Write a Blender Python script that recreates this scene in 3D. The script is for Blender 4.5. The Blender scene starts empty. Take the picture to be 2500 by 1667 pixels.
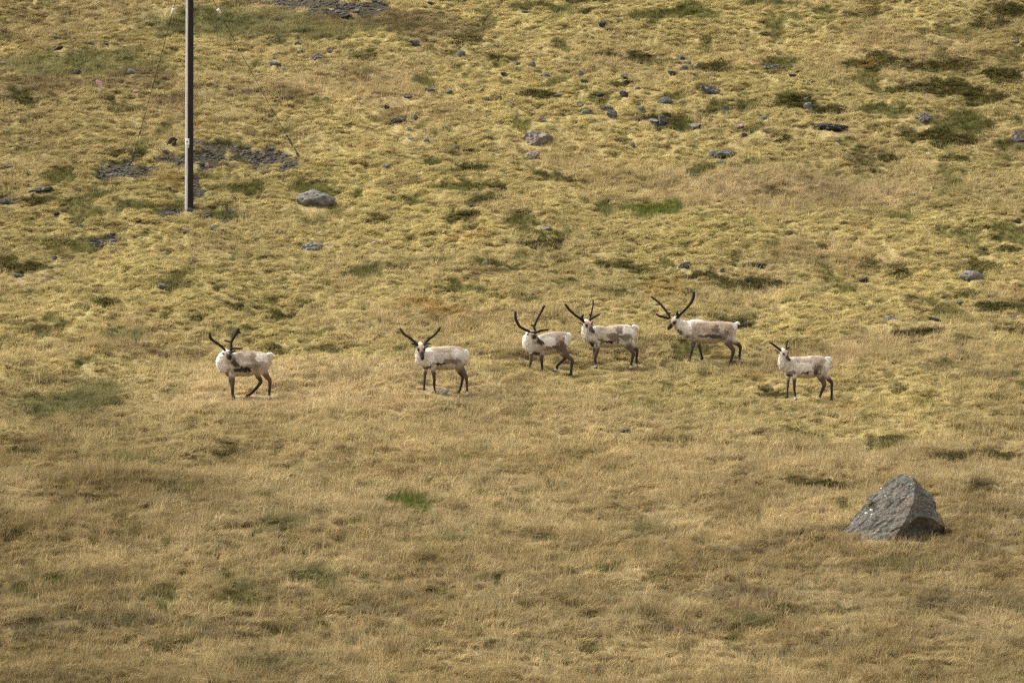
import bpy, bmesh, math, random
import numpy as np
from mathutils import Vector, Matrix

random.seed(7)
rng = np.random.default_rng(7)
scene = bpy.context.scene
R = math.radians

# ------------------------------------------------------------------ camera, sky, sun, exposure
CAM_Z, PITCH, FOCAL = 1.6, 0.026, 200.0
TAN = 36.0 / FOCAL                                  # frame width / distance
cam_data = bpy.data.cameras.new("camera")
cam = bpy.data.objects.new("camera", cam_data)
scene.collection.objects.link(cam)
cam.location = (0, 0, CAM_Z)
cam.rotation_euler = (math.pi / 2 + PITCH, 0, 0)
cam_data.lens, cam_data.sensor_width = FOCAL, 36.0
cam_data.clip_start, cam_data.clip_end = 0.5, 3000
scene.camera = cam

SUN_EL, SUN_AZ = R(50), R(-78)                      # azimuth clockwise from +Y (away from the camera)
world = bpy.data.worlds.new("World")
scene.world = world
world.use_nodes = True
wn = world.node_tree
wn.nodes.clear()
sky = wn.nodes.new("ShaderNodeTexSky")
sky.sky_type = 'NISHITA'
sky.sun_disc = False
sky.sun_elevation = SUN_EL
sky.sun_rotation = SUN_AZ
sky.air_density, sky.dust_density, sky.ozone_density = 1.0, 4.0, 1.0
grey = wn.nodes.new("ShaderNodeHueSaturation")      # thin cloud: a paler, greyer sky
grey.inputs["Saturation"].default_value = 0.05
bg = wn.nodes.new("ShaderNodeBackground")
bg.inputs["Strength"].default_value = 0.13
wout = wn.nodes.new("ShaderNodeOutputWorld")
wn.links.new(sky.outputs[0], grey.inputs["Color"])
wn.links.new(grey.outputs[0], bg.inputs["Color"])
wn.links.new(bg.outputs[0], wout.inputs["Surface"])

sun_data = bpy.data.lights.new("sun", 'SUN')
sun_data.energy = 1.5
sun_data.angle = R(12)
sun_data.color = (1.0, 0.93, 0.82)
sun = bpy.data.objects.new("sun", sun_data)
scene.collection.objects.link(sun)
sdir = Vector((math.sin(SUN_AZ) * math.cos(SUN_EL), math.cos(SUN_AZ) * math.cos(SUN_EL), math.sin(SUN_EL)))
sun.rotation_euler = sdir.to_track_quat('Z', 'Y').to_euler()
sun.location = (-60, 150, 90)

scene.view_settings.view_transform = 'Standard'
scene.view_settings.look = 'None'
scene.view_settings.exposure = 1.26
scene.view_settings.gamma = 1.0
scene.cycles.max_bounces = 5
scene.cycles.use_denoising = False
scene.cycles.filter_width = 1.35

# ------------------------------------------------------------------ noise (numpy gradient noise)
_perm = np.random.default_rng(3).permutation(256)
_perm = np.concatenate([_perm, _perm, _perm])
_ang = np.random.default_rng(4).uniform(0, 2 * np.pi, 256)
_gx, _gy = np.cos(_ang), np.sin(_ang)
def pnoise(x, y):
    xi = np.floor(x).astype(np.int64); yi = np.floor(y).astype(np.int64)
    xf, yf = x - xi, y - yi
    u = xf * xf * xf * (xf * (xf * 6 - 15) + 10); v = yf * yf * yf * (yf * (yf * 6 - 15) + 10)
    def g(ix, iy, fx, fy):
        h = _perm[_perm[ix & 255] + (iy & 255)]
        return _gx[h] * fx + _gy[h] * fy
    a = g(xi, yi, xf, yf); b = g(xi + 1, yi, xf - 1, yf)
    c = g(xi, yi + 1, xf, yf - 1); d = g(xi + 1, yi + 1, xf - 1, yf - 1)
    return ((a + u * (b - a)) * (1 - v) + (c + u * (d - c)) * v) * 1.5
def fbm(x, y, sx, sy, octv=3, seed=0.0, gain=0.5):
    s, a, n = 0.0, 1.0, 0.0
    for o in range(octv):
        k = 2.0 ** o
        s = s + a * pnoise(x * k / sx + seed * 17.3 + o * 5.1, y * k / sy + seed * 9.7 + o * 3.3)
        n += a; a *= gain
    return s / n
def sstep(a, b, x):
    t = np.clip((x - a) / (b - a), 0, 1)
    return t * t * (3 - 2 * t)

# ------------------------------------------------------------------ lie of the land
def ray_v(py):
    s = (833.5 - py) / 2500.0 * TAN
    return (math.sin(PITCH) + s * math.cos(PITCH)) / (math.cos(PITCH) - s * math.sin(PITCH))
_ctl = [(1667, 104.0), (1320, 118.5), (950, 140.0), (760, 150.5), (515, 163.0), (240, 177.0), (0, 190.0)]
_cy = [-500, -60, 0, 25, 60, 82] + [c[1] for c in _ctl] + [215, 260, 330, 450, 700]
_cz = [6, 1.0, 0, -0.6, -2.7, -4.2] + [CAM_Z + c[1] * ray_v(c[0]) for c in _ctl]
_cz += [_cz[-1] + 8.0, _cz[-1] + 21, _cz[-1] + 34, _cz[-1] + 42, _cz[-1] + 48]
_cy, _cz = np.array(_cy, float), np.array(_cz, float)
_m = np.gradient(_cz, _cy)
def profile(y):
    i = np.clip(np.searchsorted(_cy, y) - 1, 0, len(_cy) - 2)
    h = _cy[i + 1] - _cy[i]; t = np.clip((y - _cy[i]) / h, 0, 1)
    return ((2 * t**3 - 3 * t**2 + 1) * _cz[i] + (t**3 - 2 * t**2 + t) * h * _m[i]
            + (-2 * t**3 + 3 * t**2) * _cz[i + 1] + (t**3 - t**2) * h * _m[i + 1])
def macro(x, y):
    z = profile(y)
    z = z + 0.42 * fbm(x, y, 7.5, 9.0, 2, 1.0) + 0.14 * fbm(x, y, 2.6, 3.2, 1, 6.0) + 0.00045 * x * x * sstep(120, 200, y)
    z = z + 0.30 * np.exp(-((x + 5.0) / 4.2)**2 - ((y - 138.5) / 3.6)**2)       # the low knoll under two of the deer
    z = z - 0.30 * np.exp(-((x + 11.0) / 2.6)**2 - ((y - 139.5) / 3.2)**2)      # the damp hollow left of it
    far = sstep(30, 120, np.abs(x)) + sstep(200, 300, y)
    return z + 3.0 * far * fbm(x, y, 60.0, 60.0, 2, 5.0)
_ys = np.arange(96.0, 240.0, 0.04)
def at_px(px, py):
    """ground point that a photograph pixel looks at, and pixels per metre there"""
    sx = (px - 1250.0) / 2500.0 * TAN
    s = (833.5 - py) / 2500.0 * TAN
    dy = math.cos(PITCH) - s * math.sin(PITCH); dz = math.sin(PITCH) + s * math.cos(PITCH)
    xs = sx / dy * _ys
    hit = np.nonzero(macro(xs, _ys) >= CAM_Z + _ys * dz / dy)[0]
    k = hit[0] if len(hit) else len(_ys) - 1
    return float(xs[k]), float(_ys[k]), 2500.0 / (TAN * float(_ys[k]))

# ------------------------------------------------------------------ object helpers
def link(o):
    scene.collection.objects.link(o); return o
def tag(o, label=None, cat=None, group=None, kind=None):
    if label: o["label"] = label
    if cat: o["category"] = cat
    if group: o["group"] = group
    if kind: o["kind"] = kind
    return o
def mesh_np(name, v, faces, mat=None, smooth=True, parent=None):
    me = bpy.data.meshes.new(name)
    me.from_pydata([tuple(p) for p in v], [], faces)
    me.update()
    if smooth: me.polygons.foreach_set("use_smooth", [True] * len(me.polygons))
    o = bpy.data.objects.new(name, me)
    if mat: me.materials.append(mat)
    if parent: o.parent = parent
    return link(o)
def set_col(me, name, col):
    a = me.attributes.new(name, 'FLOAT_COLOR', 'POINT')
    c = np.ones((len(me.vertices), 4), np.float32); c[:, :3] = col
    a.data.foreach_set("color", c.ravel())
def new_mat(name, rough=0.9):
    m = bpy.data.materials.new(name); m.use_nodes = True
    nt = m.node_tree; b = nt.nodes["Principled BSDF"]
    b.inputs["Roughness"].default_value = rough
    b.inputs["Specular IOR Level"].default_value = 0.25
    return m, nt, b
def tex_noise(nt, scale, detail=4, rough=0.6, coord="Object", stretch=None):
    tc = nt.nodes.new("ShaderNodeTexCoord"); n = nt.nodes.new("ShaderNodeTexNoise")
    n.inputs["Scale"].default_value = scale; n.inputs["Detail"].default_value = detail
    n.inputs["Roughness"].default_value = rough
    src = tc.outputs[coord]
    if stretch:
        mp = nt.nodes.new("ShaderNodeMapping"); mp.inputs["Scale"].default_value = stretch
        nt.links.new(src, mp.inputs[0]); src = mp.outputs[0]
    nt.links.new(src, n.inputs["Vector"])
    return n
def ramp(nt, fac, stops):
    r = nt.nodes.new("ShaderNodeValToRGB")
    while len(r.color_ramp.elements) < len(stops): r.color_ramp.elements.new(0.5)
    for e, (p, c) in zip(r.color_ramp.elements, stops):
        e.position = p; e.color = (*c, 1) if len(c) == 3 else c
    nt.links.new(fac, r.inputs[0]); return r
def mixc(nt, fac, a, b, mode='MIX'):
    m = nt.nodes.new("ShaderNodeMix"); m.data_type = 'RGBA'; m.blend_type = mode
    for sock, val in ((m.inputs[0], fac), (m.inputs[6], a), (m.inputs[7], b)):
        if hasattr(val, "is_output"): nt.links.new(val, sock)
        elif isinstance(val, (int, float)): sock.default_value = val
        else: sock.default_value = (*val, 1)
    return m.outputs[2]
def bump(nt, b, height, strength=0.4, dist=0.02):
    n = nt.nodes.new("ShaderNodeBump"); n.inputs["Strength"].default_value = strength
    n.inputs["Distance"].default_value = dist
    nt.links.new(height, n.inputs["Height"]); nt.links.new(n.outputs[0], b.inputs["Normal"])

# ------------------------------------------------------------------ what grows where
C_MOSS = np.array((0.485, 0.400, 0.172)); C_STRAW = np.array((0.468, 0.364, 0.194)); C_BROWN = np.array((0.295, 0.215, 0.104))
C_GREEN = np.array((0.098, 0.098, 0.026)); C_HEATH = np.array((0.075, 0.066, 0.020)); C_RUST = np.array((0.32, 0.20, 0.062))
C_MEADOW = np.array((0.16, 0.155, 0.062)); C_GREYB = np.array((0.155, 0.128, 0.072)); C_STONE = np.array((0.088, 0.074, 0.050))
KINDS = {'G': np.array((.125, .140, .030)), 'g': C_GREEN, 'd': C_HEATH, 'o': C_RUST, 'b': C_BROWN * 0.62, 'm': C_MEADOW, 'y': C_GREYB, 's': C_STONE}
# patches of other growth: pixel of the centre, half width, half height (turned into ground ellipses below)
PATCH = """64 655 66 12 d;1595 517 62 18 G;1301 546 46 12 g;1130 461 62 14 g;1212 464 26 10 d;1348 441 42 12 d;1480 521 28 14 g;1094 321 20 6 g;1044 405 30 7 g
1144 414 42 8 d;1258 411 26 7 g;1120 376 46 7 b;944 284 48 7 b;1045 205 26 12 g;1237 148 36 9 d;1330 236 52 9 d;1416 221 20 8 g;1519 211 36 8 d;1519 184 18 5 g
1366 107 20 6 g;1294 25 40 8 g;1365 27 42 6 g;1455 31 36 6 d;1615 40 66 10 g;1437 7 52 6 d;1644 243 32 8 g;1644 302 46 9 d;887 479 26 10 g;1173 496 46 12 d
973 450 52 10 b;937 536 30 12 d;1133 540 42 10 d;1491 146 30 5 d;1562 142 42 8 d;2121 159 78 17 d;2121 158 30 8 o;2296 221 112 16 d;2160 273 56 10 g;2321 343 78 11 d;2474 361 46 10 g
2285 168 56 18 d;2400 250 60 22 d;2350 300 60 20 g;2440 190 50 16 d;1881 12 62 8 g;1696 41 62 12 g;2478 30 42 12 d;2420 60 50 10 d;1910 157 42 8 g;1739 171 62 9 d;1946 257 42 14 d;2017 275 52 8 d
1831 321 46 8 g;1910 339 18 5 d;1706 421 36 14 g;1670 304 24 12 g;2103 370 46 10 b;2174 380 26 6 d;2124 327 18 7 d;2331 395 32 6 d;221 609 32 16 g;261 750 36 9 d
68 737 14 7 d;14 730 13 8 d;479 648 22 6 g;393 630 10 8 d;409 770 16 8 g;554 754 26 8 d;664 773 56 6 d;457 755 32 6 o;189 891 18 12 g;225 975 75 36 m;120 1000 90 24 m;150 935 66 12 b
86 1011 10 12 d;1134 711 52 14 g;1287 737 32 8 g;1080 714 36 6 d;1208 653 52 9 g;884 668 52 12 g;1526 657 56 10 d;1863 700 92 14 d;1800 708 40 8 g;1717 684 42 12 d;1820 652 32 6 d
2224 736 28 7 d;2335 725 36 8 d;2471 616 32 7 d;2392 614 20 8 d;2017 607 18 6 d;2238 811 56 12 d;2463 757 62 14 d;2467 814 42 10 d;1813 796 20 8 d;1348 575 46 14 g;1330 570 20 6 o
1144 580 52 8 o;1173 673 46 10 b;1305 603 52 8 d;1070 764 62 12 o;1000 755 50 9 o;1620 715 60 22 o;855 614 16 6 o;1946 1068 62 7 d;2178 1079 56 9 d;2160 1100 62 6 g;2070 1002 42 7 o;1992 1000 26 5 o;1803 1014 16 5 d
1682 1082 18 6 d;1008 1231 60 14 G;2083 1185 62 9 d;2328 1121 58 11 d;1786 1135 52 7 d;1986 1193 60 9 d;1786 1275 62 9 g;1479 1393 40 10 g;1593 1407 24 8 g;1400 1407 20 8 g
1214 1425 20 9 g;1329 1157 12 8 g;1511 1259 12 5 g;1586 1293 36 5 m;1896 1393 28 6 g;1975 1393 26 6 g;1575 1314 82 7 y;1986 1314 92 12 y;1807 1353 82 8 y;1807 1450 82 9 y
1682 1536 92 8 y;1825 1525 62 9 m;2004 1600 82 9 y;125 1418 26 12 g;18 1450 20 9 g;393 1450 22 10 g;68 1464 24 9 g;546 1407 24 9 g;307 1311 16 9 g;529 1336 16 7 g;589 1439 36 10 m
161 1178 9 7 g;61 1302 22 7 d;679 1153 26 7 g;229 1332 16 6 d;268 1500 36 14 b;386 1478 36 7 m;518 1546 62 10 y;232 1414 42 9 y;768 1403 42 9 m;804 1428 32 9 m;120 1545 90 14 y
300 830 60 10 m;90 800 80 10 b;700 70 330 32 m;520 62 120 22 m;900 50 120 22 b;1060 70 120 26 b;200 165 200 34 m;120 215 110 22 b;330 200 90 22 b;40 250 50 14 d;56 228 34 9 g
470 262 40 7 o;400 250 60 14 b;640 230 110 14 b;870 25 40 8 g;560 358 46 9 g;430 445 60 16 o;300 380 40 14 d;250 470 40 14 g;150 440 40 12 g;560 535 50 9 g;600 470 50 12 g;760 470 60 14 g;350 515 40 12 g;120 500 50 12 d
2230 1290 70 9 m;2400 1200 70 9 d;2440 1120 60 10 d;700 1280 60 10 m;450 1200 60 10 m;1100 1330 70 9 m;900 1500 80 9 y;1250 1580 80 9 y;2300 1480 80 10 y;2200 1390 80 8 m;640 1620 60 9 m;1900 960 60 7 d;2420 930 70 8 y;2300 900 60 7 b;820 930 90 9 b;1290 880 110 8 b;340 860 80 10 b;60 1110 50 10 d;300 1130 60 9 m"""
SCREE = "720 14 130 20;900 24 70 16;800 40 60 10;600 6 70 8;560 376 105 20;660 395 50 16;520 400 60 22;310 418 70 16;270 432 40 12;480 455 26 40;470 532 74 14;560 520 30 8;500 540 60 12;200 552 34 8;260 590 34 14;1560 298 60 9;1690 170 26 12;1880 166 26 8;1480 272 24 9;60 492 50 8;410 395 60 12;690 415 50 12"
def to_ellipse(px, py, rx, ry):
    x, y, ppm = at_px(px, py)
    x2, ya, _ = at_px(px, py + ry); x3, yb, _ = at_px(px, py - ry)
    return x, 0.5 * (ya + yb), rx / ppm, max(0.5 * (yb - ya), 0.25)
patches = []
for tok in PATCH.replace("\n", ";").split(";"):
    a = tok.split(); patches.append((*to_ellipse(*map(float, a[:4])), a[4]))
screes = [to_ellipse(*map(float, t.split())) for t in SCREE.split(";")]

# ------------------------------------------------------------------ the six reindeer: measured poses
# coordinates: (X, Y) on an enlargement of each animal, f = enlargement, org = its corner; w = metres towards the camera
DEER = [
 dict(f=7.127, org=(480, 780), foot=(940, 1375), plant_lift=(), 
  label="reindeer with very dark face looking back over its shoulder, farthest left of the herd",
  torso=[(1285,650,790,.06,0),(1235,592,850,.13,0),(1130,556,905,.185,0),(1000,538,960,.21,0),(860,541,1000,.225,0),(720,560,1000,.22,0),(600,590,985,.20,.02),(500,650,955,.16,.04),(445,710,920,.10,.05)],
  neck=[(620,800,150,.0),(490,790,140,.06),(470,700,118,.12),(520,625,88,.17)],
  head=((535,585,.20),(760,800,.36),(.6,.7,.35)), dark=.7,
  antlers=[[[(520,578,.22,20),(480,520,.24,20),(400,445,.28,20),(310,385,.32,20),(262,345,.34,24),(243,300,.35,22),(240,255,.35,19)],[(520,575,.23,18),(600,582,.30,18),(675,560,.36,15)],[(275,365,.34,15),(255,362,.35,12)]],
           [[(598,550,.12,23),(603,480,.10,23),(605,400,.06,22),(650,300,0,28),(695,225,-.06,32),(718,180,-.08,28)],[(605,508,.12,18),(700,510,.16,17),(795,513,.2,15)],[(600,400,.06,16),(540,385,.06,14),(490,370,.06,11)],[(700,222,-.06,22),(755,235,-.08,15)]]],
  ears=[((515,615,.22),(438,592,.30))],
  legs=[[(600,880,90,.10),(622,960,60,.12),(634,1080,40,.13),(628,1175,36,.13),(630,1300,26,.13),(640,1345,30,.13),(660,1380,30,.13)],
        [(550,920,70,-.08),(575,1020,46,-.10),(608,1160,34,-.10),(622,1300,25,-.10),(628,1345,28,-.10),(645,1380,28,-.10)],
        [(1140,790,120,.06),(1170,900,85,.10),(1222,990,54,.12),(1278,1070,38,.12),(1276,1180,27,.12),(1268,1320,25,.12),(1266,1350,28,.12),(1285,1380,28,.12)],
        [(1070,860,90,-.08),(1060,980,56,-.11),(1112,1092,37,-.12),(1040,1200,29,-.12),(962,1290,27,-.12),(920,1325,28,-.12),(885,1355,25,-.12)]],
  tail=[(1235,612,42,0),(1305,602,36,0),(1345,655,20,0)],
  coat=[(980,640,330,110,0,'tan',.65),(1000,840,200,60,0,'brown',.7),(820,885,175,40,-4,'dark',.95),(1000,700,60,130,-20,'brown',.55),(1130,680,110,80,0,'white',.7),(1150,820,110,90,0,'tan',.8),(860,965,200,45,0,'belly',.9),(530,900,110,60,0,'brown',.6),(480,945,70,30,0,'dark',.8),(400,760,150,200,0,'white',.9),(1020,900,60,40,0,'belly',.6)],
  socks=(0,0,1,0), mott=.5),
 dict(f=7.127, org=(950, 780), foot=(990, 1275), plant_lift=(),
  label="reindeer with a white mane staring straight at the camera, antlers spread in a wide V",
  torso=[(1360,580,720,.07,0),(1310,512,790,.14,0),(1210,461,845,.18,.02),(1090,453,882,.20,.04),(960,459,892,.21,.07),(840,466,888,.21,.10),(740,478,880,.20,.13),(650,525,875,.17,.16),(590,610,850,.12,.18)],
  neck=[(690,680,150,.13),(570,700,112,.22),(552,610,92,.30),(555,525,72,.34)],
  head=((556,470,.36),(586,680,.66),(0,.7,.7)), dark=.55,
  antlers=[[[(520,470,.38,20),(470,420,.38,20),(380,345,.37,20),(290,285,.36,20),(235,230,.34,20),(198,172,.32,16)],[(505,470,.40,15),(450,440,.44,15),(400,432,.5,13)],[(395,345,.37,14),(388,325,.38,10)]],
           [[(605,460,.38,20),(640,410,.38,20),(700,350,.37,20),(780,290,.36,19),(840,225,.34,20),(888,155,.32,16)],[(620,455,.40,15),(680,428,.44,15),(732,445,.5,12)],[(685,360,.37,14),(680,322,.38,10)]]],
  ears=[((490,490,.34),(412,462,.32)),((622,488,.34),(705,450,.32))],
  legs=[[(650,800,80,.05),(628,900,42,.03),(618,1060,28,.03),(612,1180,20,.03),(608,1250,22,.03),(612,1290,24,.05)],
        [(750,770,100,.24),(772,880,50,.27),(787,1020,31,.27),(785,1120,27,.27),(795,1200,19,.27),(800,1230,23,.27),(803,1262,24,.29)],
        [(1215,690,120,.08),(1230,800,80,.12),(1290,900,46,.13),(1342,1000,33,.13),(1352,1110,22,.13),(1358,1200,21,.13),(1362,1250,24,.13),(1380,1290,24,.13)],
        [(1190,790,85,-.07),(1212,900,50,-.10),(1278,1000,36,-.10),(1266,1090,26,-.10),(1245,1200,23,-.10),(1232,1245,25,-.10),(1215,1282,24,-.10)]],
  tail=[(1335,545,34,0),(1378,585,32,0),(1380,630,20,0)],
  coat=[(1000,520,270,60,0,'tan',.6),(1190,500,110,50,0,'tan',.85),(1085,640,45,130,0,'tan',.7),(910,780,110,24,-3,'dark',1),(1030,740,100,50,-10,'brown',.75),(1190,740,75,60,0,'brown',.8),(1170,600,90,90,0,'white',.7),(940,850,170,40,0,'belly',.9),(720,790,90,60,0,'brown',.6),(650,840,100,40,0,'black',.9),(1350,600,50,160,0,'white',.9),(1230,820,90,80,0,'tan',.7),(620,650,150,170,0,'white',.9)],
  socks=(0,0,1,0), mott=.3),
 dict(f=7.127, org=(1220, 720), foot=(860, 1345), plant_lift=(3,),
  label="reindeer with one hind hoof raised and head turned back, a long antler curling up",
  torso=[(1215,700,850,.08,0),(1170,650,900,.15,0),(1080,633,960,.19,.02),(960,640,1010,.20,.05),(850,657,1050,.21,.09),(750,692,1068,.20,.13),(650,745,1068,.18,.17),(560,810,1050,.15,.20),(505,880,1015,.10,.22)],
  neck=[(640,900,150,.17),(530,880,115,.24),(495,790,98,.30),(530,705,72,.32)],
  head=((532,690,.32),(775,838,.44),(.5,.82,.25)), dark=.45,
  antlers=[[[(560,685,.34,22),(500,648,.38,22),(420,612,.42,22),(345,565,.46,22),(300,490,.48,22),(275,410,.48,22),(272,322,.46,20)],[(545,680,.36,22),(640,665,.42,22),(720,638,.47,19),(830,625,.52,16)]],
           [[(620,650,.26,18),(600,580,.22,19),(612,530,.20,20),(660,420,.15,18),(720,310,.10,18),(775,205,.05,18)],[(605,556,.21,16),(548,540,.21,13)],[(750,245,.08,17),(745,225,.08,12)]]],
  ears=[((515,712,.34),(468,695,.42))],
  legs=[[(580,970,80,.20),(548,1080,40,.26),(542,1220,31,.28),(530,1320,23,.30),(522,1390,24,.30),(512,1435,25,.31)],
        [(700,950,90,.24),(728,1050,47,.22),(730,1200,31,.20),(736,1300,22,.20),(740,1340,23,.20),(738,1388,24,.21)],
        [(1080,850,120,.06),(1110,960,92,.10),(1175,1040,50,.12),(1256,1095,37,.12),(1248,1200,27,.12),(1242,1270,27,.12),(1234,1315,26,.12)],
        [(1050,960,80,-.07),(1090,1040,46,-.10),(1155,1085,37,-.11),(1062,1180,28,-.11),(1003,1240,27,-.11),(992,1290,27,-.11),(960,1335,25,-.11)]],
  tail=[(1195,690,42,0),(1232,710,36,0),(1242,750,18,0)],
  coat=[(900,690,260,55,-5,'tan',.6),(1060,790,90,110,0,'tan',.8),(1030,900,90,110,0,'brown',.8),(900,930,110,30,-8,'brown',.9),(820,965,60,18,-5,'dark',.9),(1120,930,60,110,0,'brown',.9),(1190,760,60,130,0,'white',.95),(900,1010,150,45,0,'belly',.8),(700,960,100,60,0,'tan',.8),(600,1040,110,35,0,'black',.9),(1080,680,110,50,0,'tan',.7),(860,820,140,90,0,'white',.6),(470,860,90,180,0,'white',.9)],
  socks=(0,0,0,1), mott=.35),
 dict(f=7.127, org=(1360, 710), foot=(990, 1340), plant_lift=(),
  label="reindeer with shaggy brown mottled flank, standing close behind the one lifting its hoof",
  torso=[(1360,640,760,.08,0),(1310,592,850,.14,0),(1210,578,930,.19,0),(1090,587,985,.20,0),(970,607,1006,.21,.01),(850,622,1006,.21,.02),(740,608,1000,.19,.04),(650,625,985,.17,.06),(580,710,950,.12,.08)],
  neck=[(670,790,145,.06),(555,800,108,.13),(520,700,96,.19),(520,615,72,.22)],
  head=((520,565,.22),(632,715,.54),(.1,.7,.7)), dark=.45,
  antlers=[[[(472,565,.24,20),(400,500,.28,20),(300,430,.33,20),(210,345,.37,19),(160,280,.39,18),(138,255,.39,15)],[(458,550,.26,19),(432,470,.32,19),(455,438,.36,13)]],
           [[(568,545,.20,20),(580,470,.15,16),(608,350,.06,14),(627,250,-.02,13),(628,165,-.06,11)],[(570,515,.22,19),(650,470,.30,18),(730,430,.36,13)],[(565,440,.15,12),(552,420,.15,8)]]],
  ears=[((460,605,.22),(362,562,.28)),((598,570,.18),(622,535,.08))],
  legs=[[(680,880,95,.12),(697,1000,50,.15),(686,1100,39,.15),(662,1180,31,.15),(662,1260,23,.15),(664,1320,26,.15),(678,1365,26,.15)],
        [(625,910,70,-.06),(645,1010,38,-.09),(650,1110,29,-.09),(652,1260,22,-.09),(652,1310,24,-.09),(660,1350,24,-.09)],
        [(1180,790,120,.07),(1212,920,85,.10),(1280,1020,48,.12),(1328,1090,37,.12),(1305,1180,27,.12),(1285,1270,25,.12),(1278,1300,27,.12),(1290,1335,26,.12)],
        [(1280,900,80,-.05),(1345,1000,42,-.10),(1392,1050,35,-.11),(1386,1150,25,-.11),(1384,1260,25,-.11),(1380,1290,26,-.11),(1395,1318,25,-.11)]],
  tail=[(1335,620,38,0),(1395,640,36,0),(1428,685,18,0)],
  coat=[(1000,650,300,60,0,'tan',.55),(1000,820,150,80,25,'brown',.85),(1090,700,70,80,40,'brown',.8),(900,905,90,24,-5,'dark',1),(770,900,45,70,0,'dark',.75),(1180,830,110,70,-20,'brown',.85),(1200,710,90,70,0,'white',.6),(1340,760,55,150,0,'white',.9),(960,960,190,40,0,'belly',.9),(800,760,120,110,0,'tan',.35),(620,910,70,60,0,'dark',.7),(1120,900,40,60,0,'white',.5),(600,960,60,35,0,'black',.9),(700,650,90,40,0,'tan',.5),(640,800,90,90,0,'white',.5)],
  socks=(1,0,1,1), mott=.9),
 dict(f=7.465, org=(1570, 700), foot=(1300, 1385), plant_lift=(),
  label="largest reindeer with tan back and tall sweeping antlers, head lowered facing left",
  torso=[(1700,690,800,.08,0),(1650,642,870,.15,0),(1540,627,960,.19,0),(1400,624,1020,.21,0),(1250,627,1050,.22,0),(1120,622,1050,.22,0),(1000,594,1030,.21,0),(920,584,1000,.19,.01),(840,620,960,.15,.03)],
  neck=[(890,790,165,.02),(760,765,140,.06),(660,700,104,.12),(595,645,78,.15)],
  head=((572,608,.16),(442,762,.42),(-.2,.75,.6)), dark=.5,
  antlers=[[[(487,580,.18,18),(465,520,.16,20),(400,430,.12,20),(320,330,.06,20),(240,255,0,19),(155,190,-.04,14)],[(462,588,.22,19),(370,567,.28,19),(285,545,.34,19),(238,512,.36,12)],[(445,505,.15,15),(495,490,.13,12)]],
           [[(590,590,.18,20),(660,532,.22,22),(760,430,.26,22),(850,330,.28,23),(905,230,.28,26),(918,125,.26,24)],[(622,565,.22,22),(635,530,.26,22),(612,508,.28,22),(622,478,.28,16)]]],
  ears=[((622,612,.16),(668,552,.10))],
  legs=[[(890,860,120,.10),(922,980,64,.14),(905,1080,46,.15),(884,1180,35,.15),(866,1270,25,.15),(850,1335,27,.15),(838,1380,26,.15)],
        [(990,960,80,-.08),(1008,1050,44,-.11),(1040,1180,30,-.11),(1060,1270,23,-.11),(1072,1330,26,-.11),(1080,1370,26,-.11)],
        [(1480,840,140,.07),(1530,980,94,.10),(1592,1080,55,.12),(1638,1160,43,.12),(1620,1250,29,.12),(1600,1320,27,.12),(1588,1360,28,.12),(1580,1390,27,.12)],
        [(1600,930,90,-.06),(1680,1030,50,-.10),(1772,1105,37,-.11),(1768,1220,27,-.11),(1758,1340,26,-.11),(1768,1385,28,-.11),(1800,1425,26,-.11)]],
  tail=[(1680,690,42,0),(1728,668,42,0),(1758,690,24,0)],
  coat=[(1350,740,360,130,0,'tan',.9),(960,760,110,170,0,'tan',.85),(1260,910,130,40,0,'dark',.9),(1100,920,120,26,-3,'brown',.9),(1330,780,90,60,-40,'brown',.75),(1480,900,120,80,-30,'brown',.8),(1400,960,80,50,0,'brown',.8),(1690,780,45,170,0,'white',.95),(1220,1000,230,45,0,'belly',.95),(760,730,130,120,0,'white',.9),(660,840,60,50,30,'brown',.8),(860,930,90,40,0,'brown',.7),(960,620,100,50,0,'white',.4),(1440,800,70,60,0,'white',.35),(820,960,50,30,0,'black',.9),(1650,960,60,60,0,'white',.6)],
  socks=(0,0,0,1), mott=.45),
 dict(f=7.84, org=(1850, 800), foot=(1000, 1380), plant_lift=(),
  label="small pale young reindeer with short spike antlers, farthest right of the herd",
  torso=[(1370,600,750,.07,0),(1310,562,840,.13,0),(1210,527,900,.16,.01),(1100,522,950,.18,.02),(980,537,975,.19,.04),(860,552,980,.19,.06),(740,557,970,.18,.08),(620,565,950,.16,.11),(545,650,920,.12,.13)],
  neck=[(620,740,150,.10),(510,720,120,.16),(475,620,95,.20),(482,525,72,.22)],
  head=((490,455,.22),(592,615,.46),(.1,.7,.65)), dark=.35,
  antlers=[[[(430,440,.24,20),(350,380,.27,19),(280,330,.29,18),(235,298,.30,15)]],
           [[(540,415,.22,19),(545,350,.18,17),(563,290,.14,16),(573,258,.12,13)],[(540,410,.24,15),(570,397,.28,15),(602,383,.30,11)]]],
  ears=[((410,492,.22),(308,425,.28)),((558,430,.20),(592,405,.08))],
  legs=[[(600,870,75,.04),(582,1000,37,.02),(572,1180,27,.02),(560,1290,20,.02),(556,1345,24,.02),(562,1395,24,.02)],
        [(675,850,95,.20),(690,980,48,.22),(690,1180,29,.22),(704,1300,21,.22),(712,1370,24,.22),(732,1415,25,.22)],
        [(1150,770,120,.07),(1190,920,78,.10),(1268,1060,50,.12),(1235,1160,33,.12),(1185,1290,25,.12),(1170,1330,27,.12),(1155,1360,26,.12)],
        [(1270,850,85,-.05),(1370,990,46,-.09),(1418,1040,37,-.10),(1420,1150,28,-.10),(1418,1280,26,-.10),(1412,1315,27,-.10),(1425,1345,25,-.10)]],
  tail=[(1315,585,42,0),(1385,590,38,0),(1420,650,18,0)],
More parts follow.
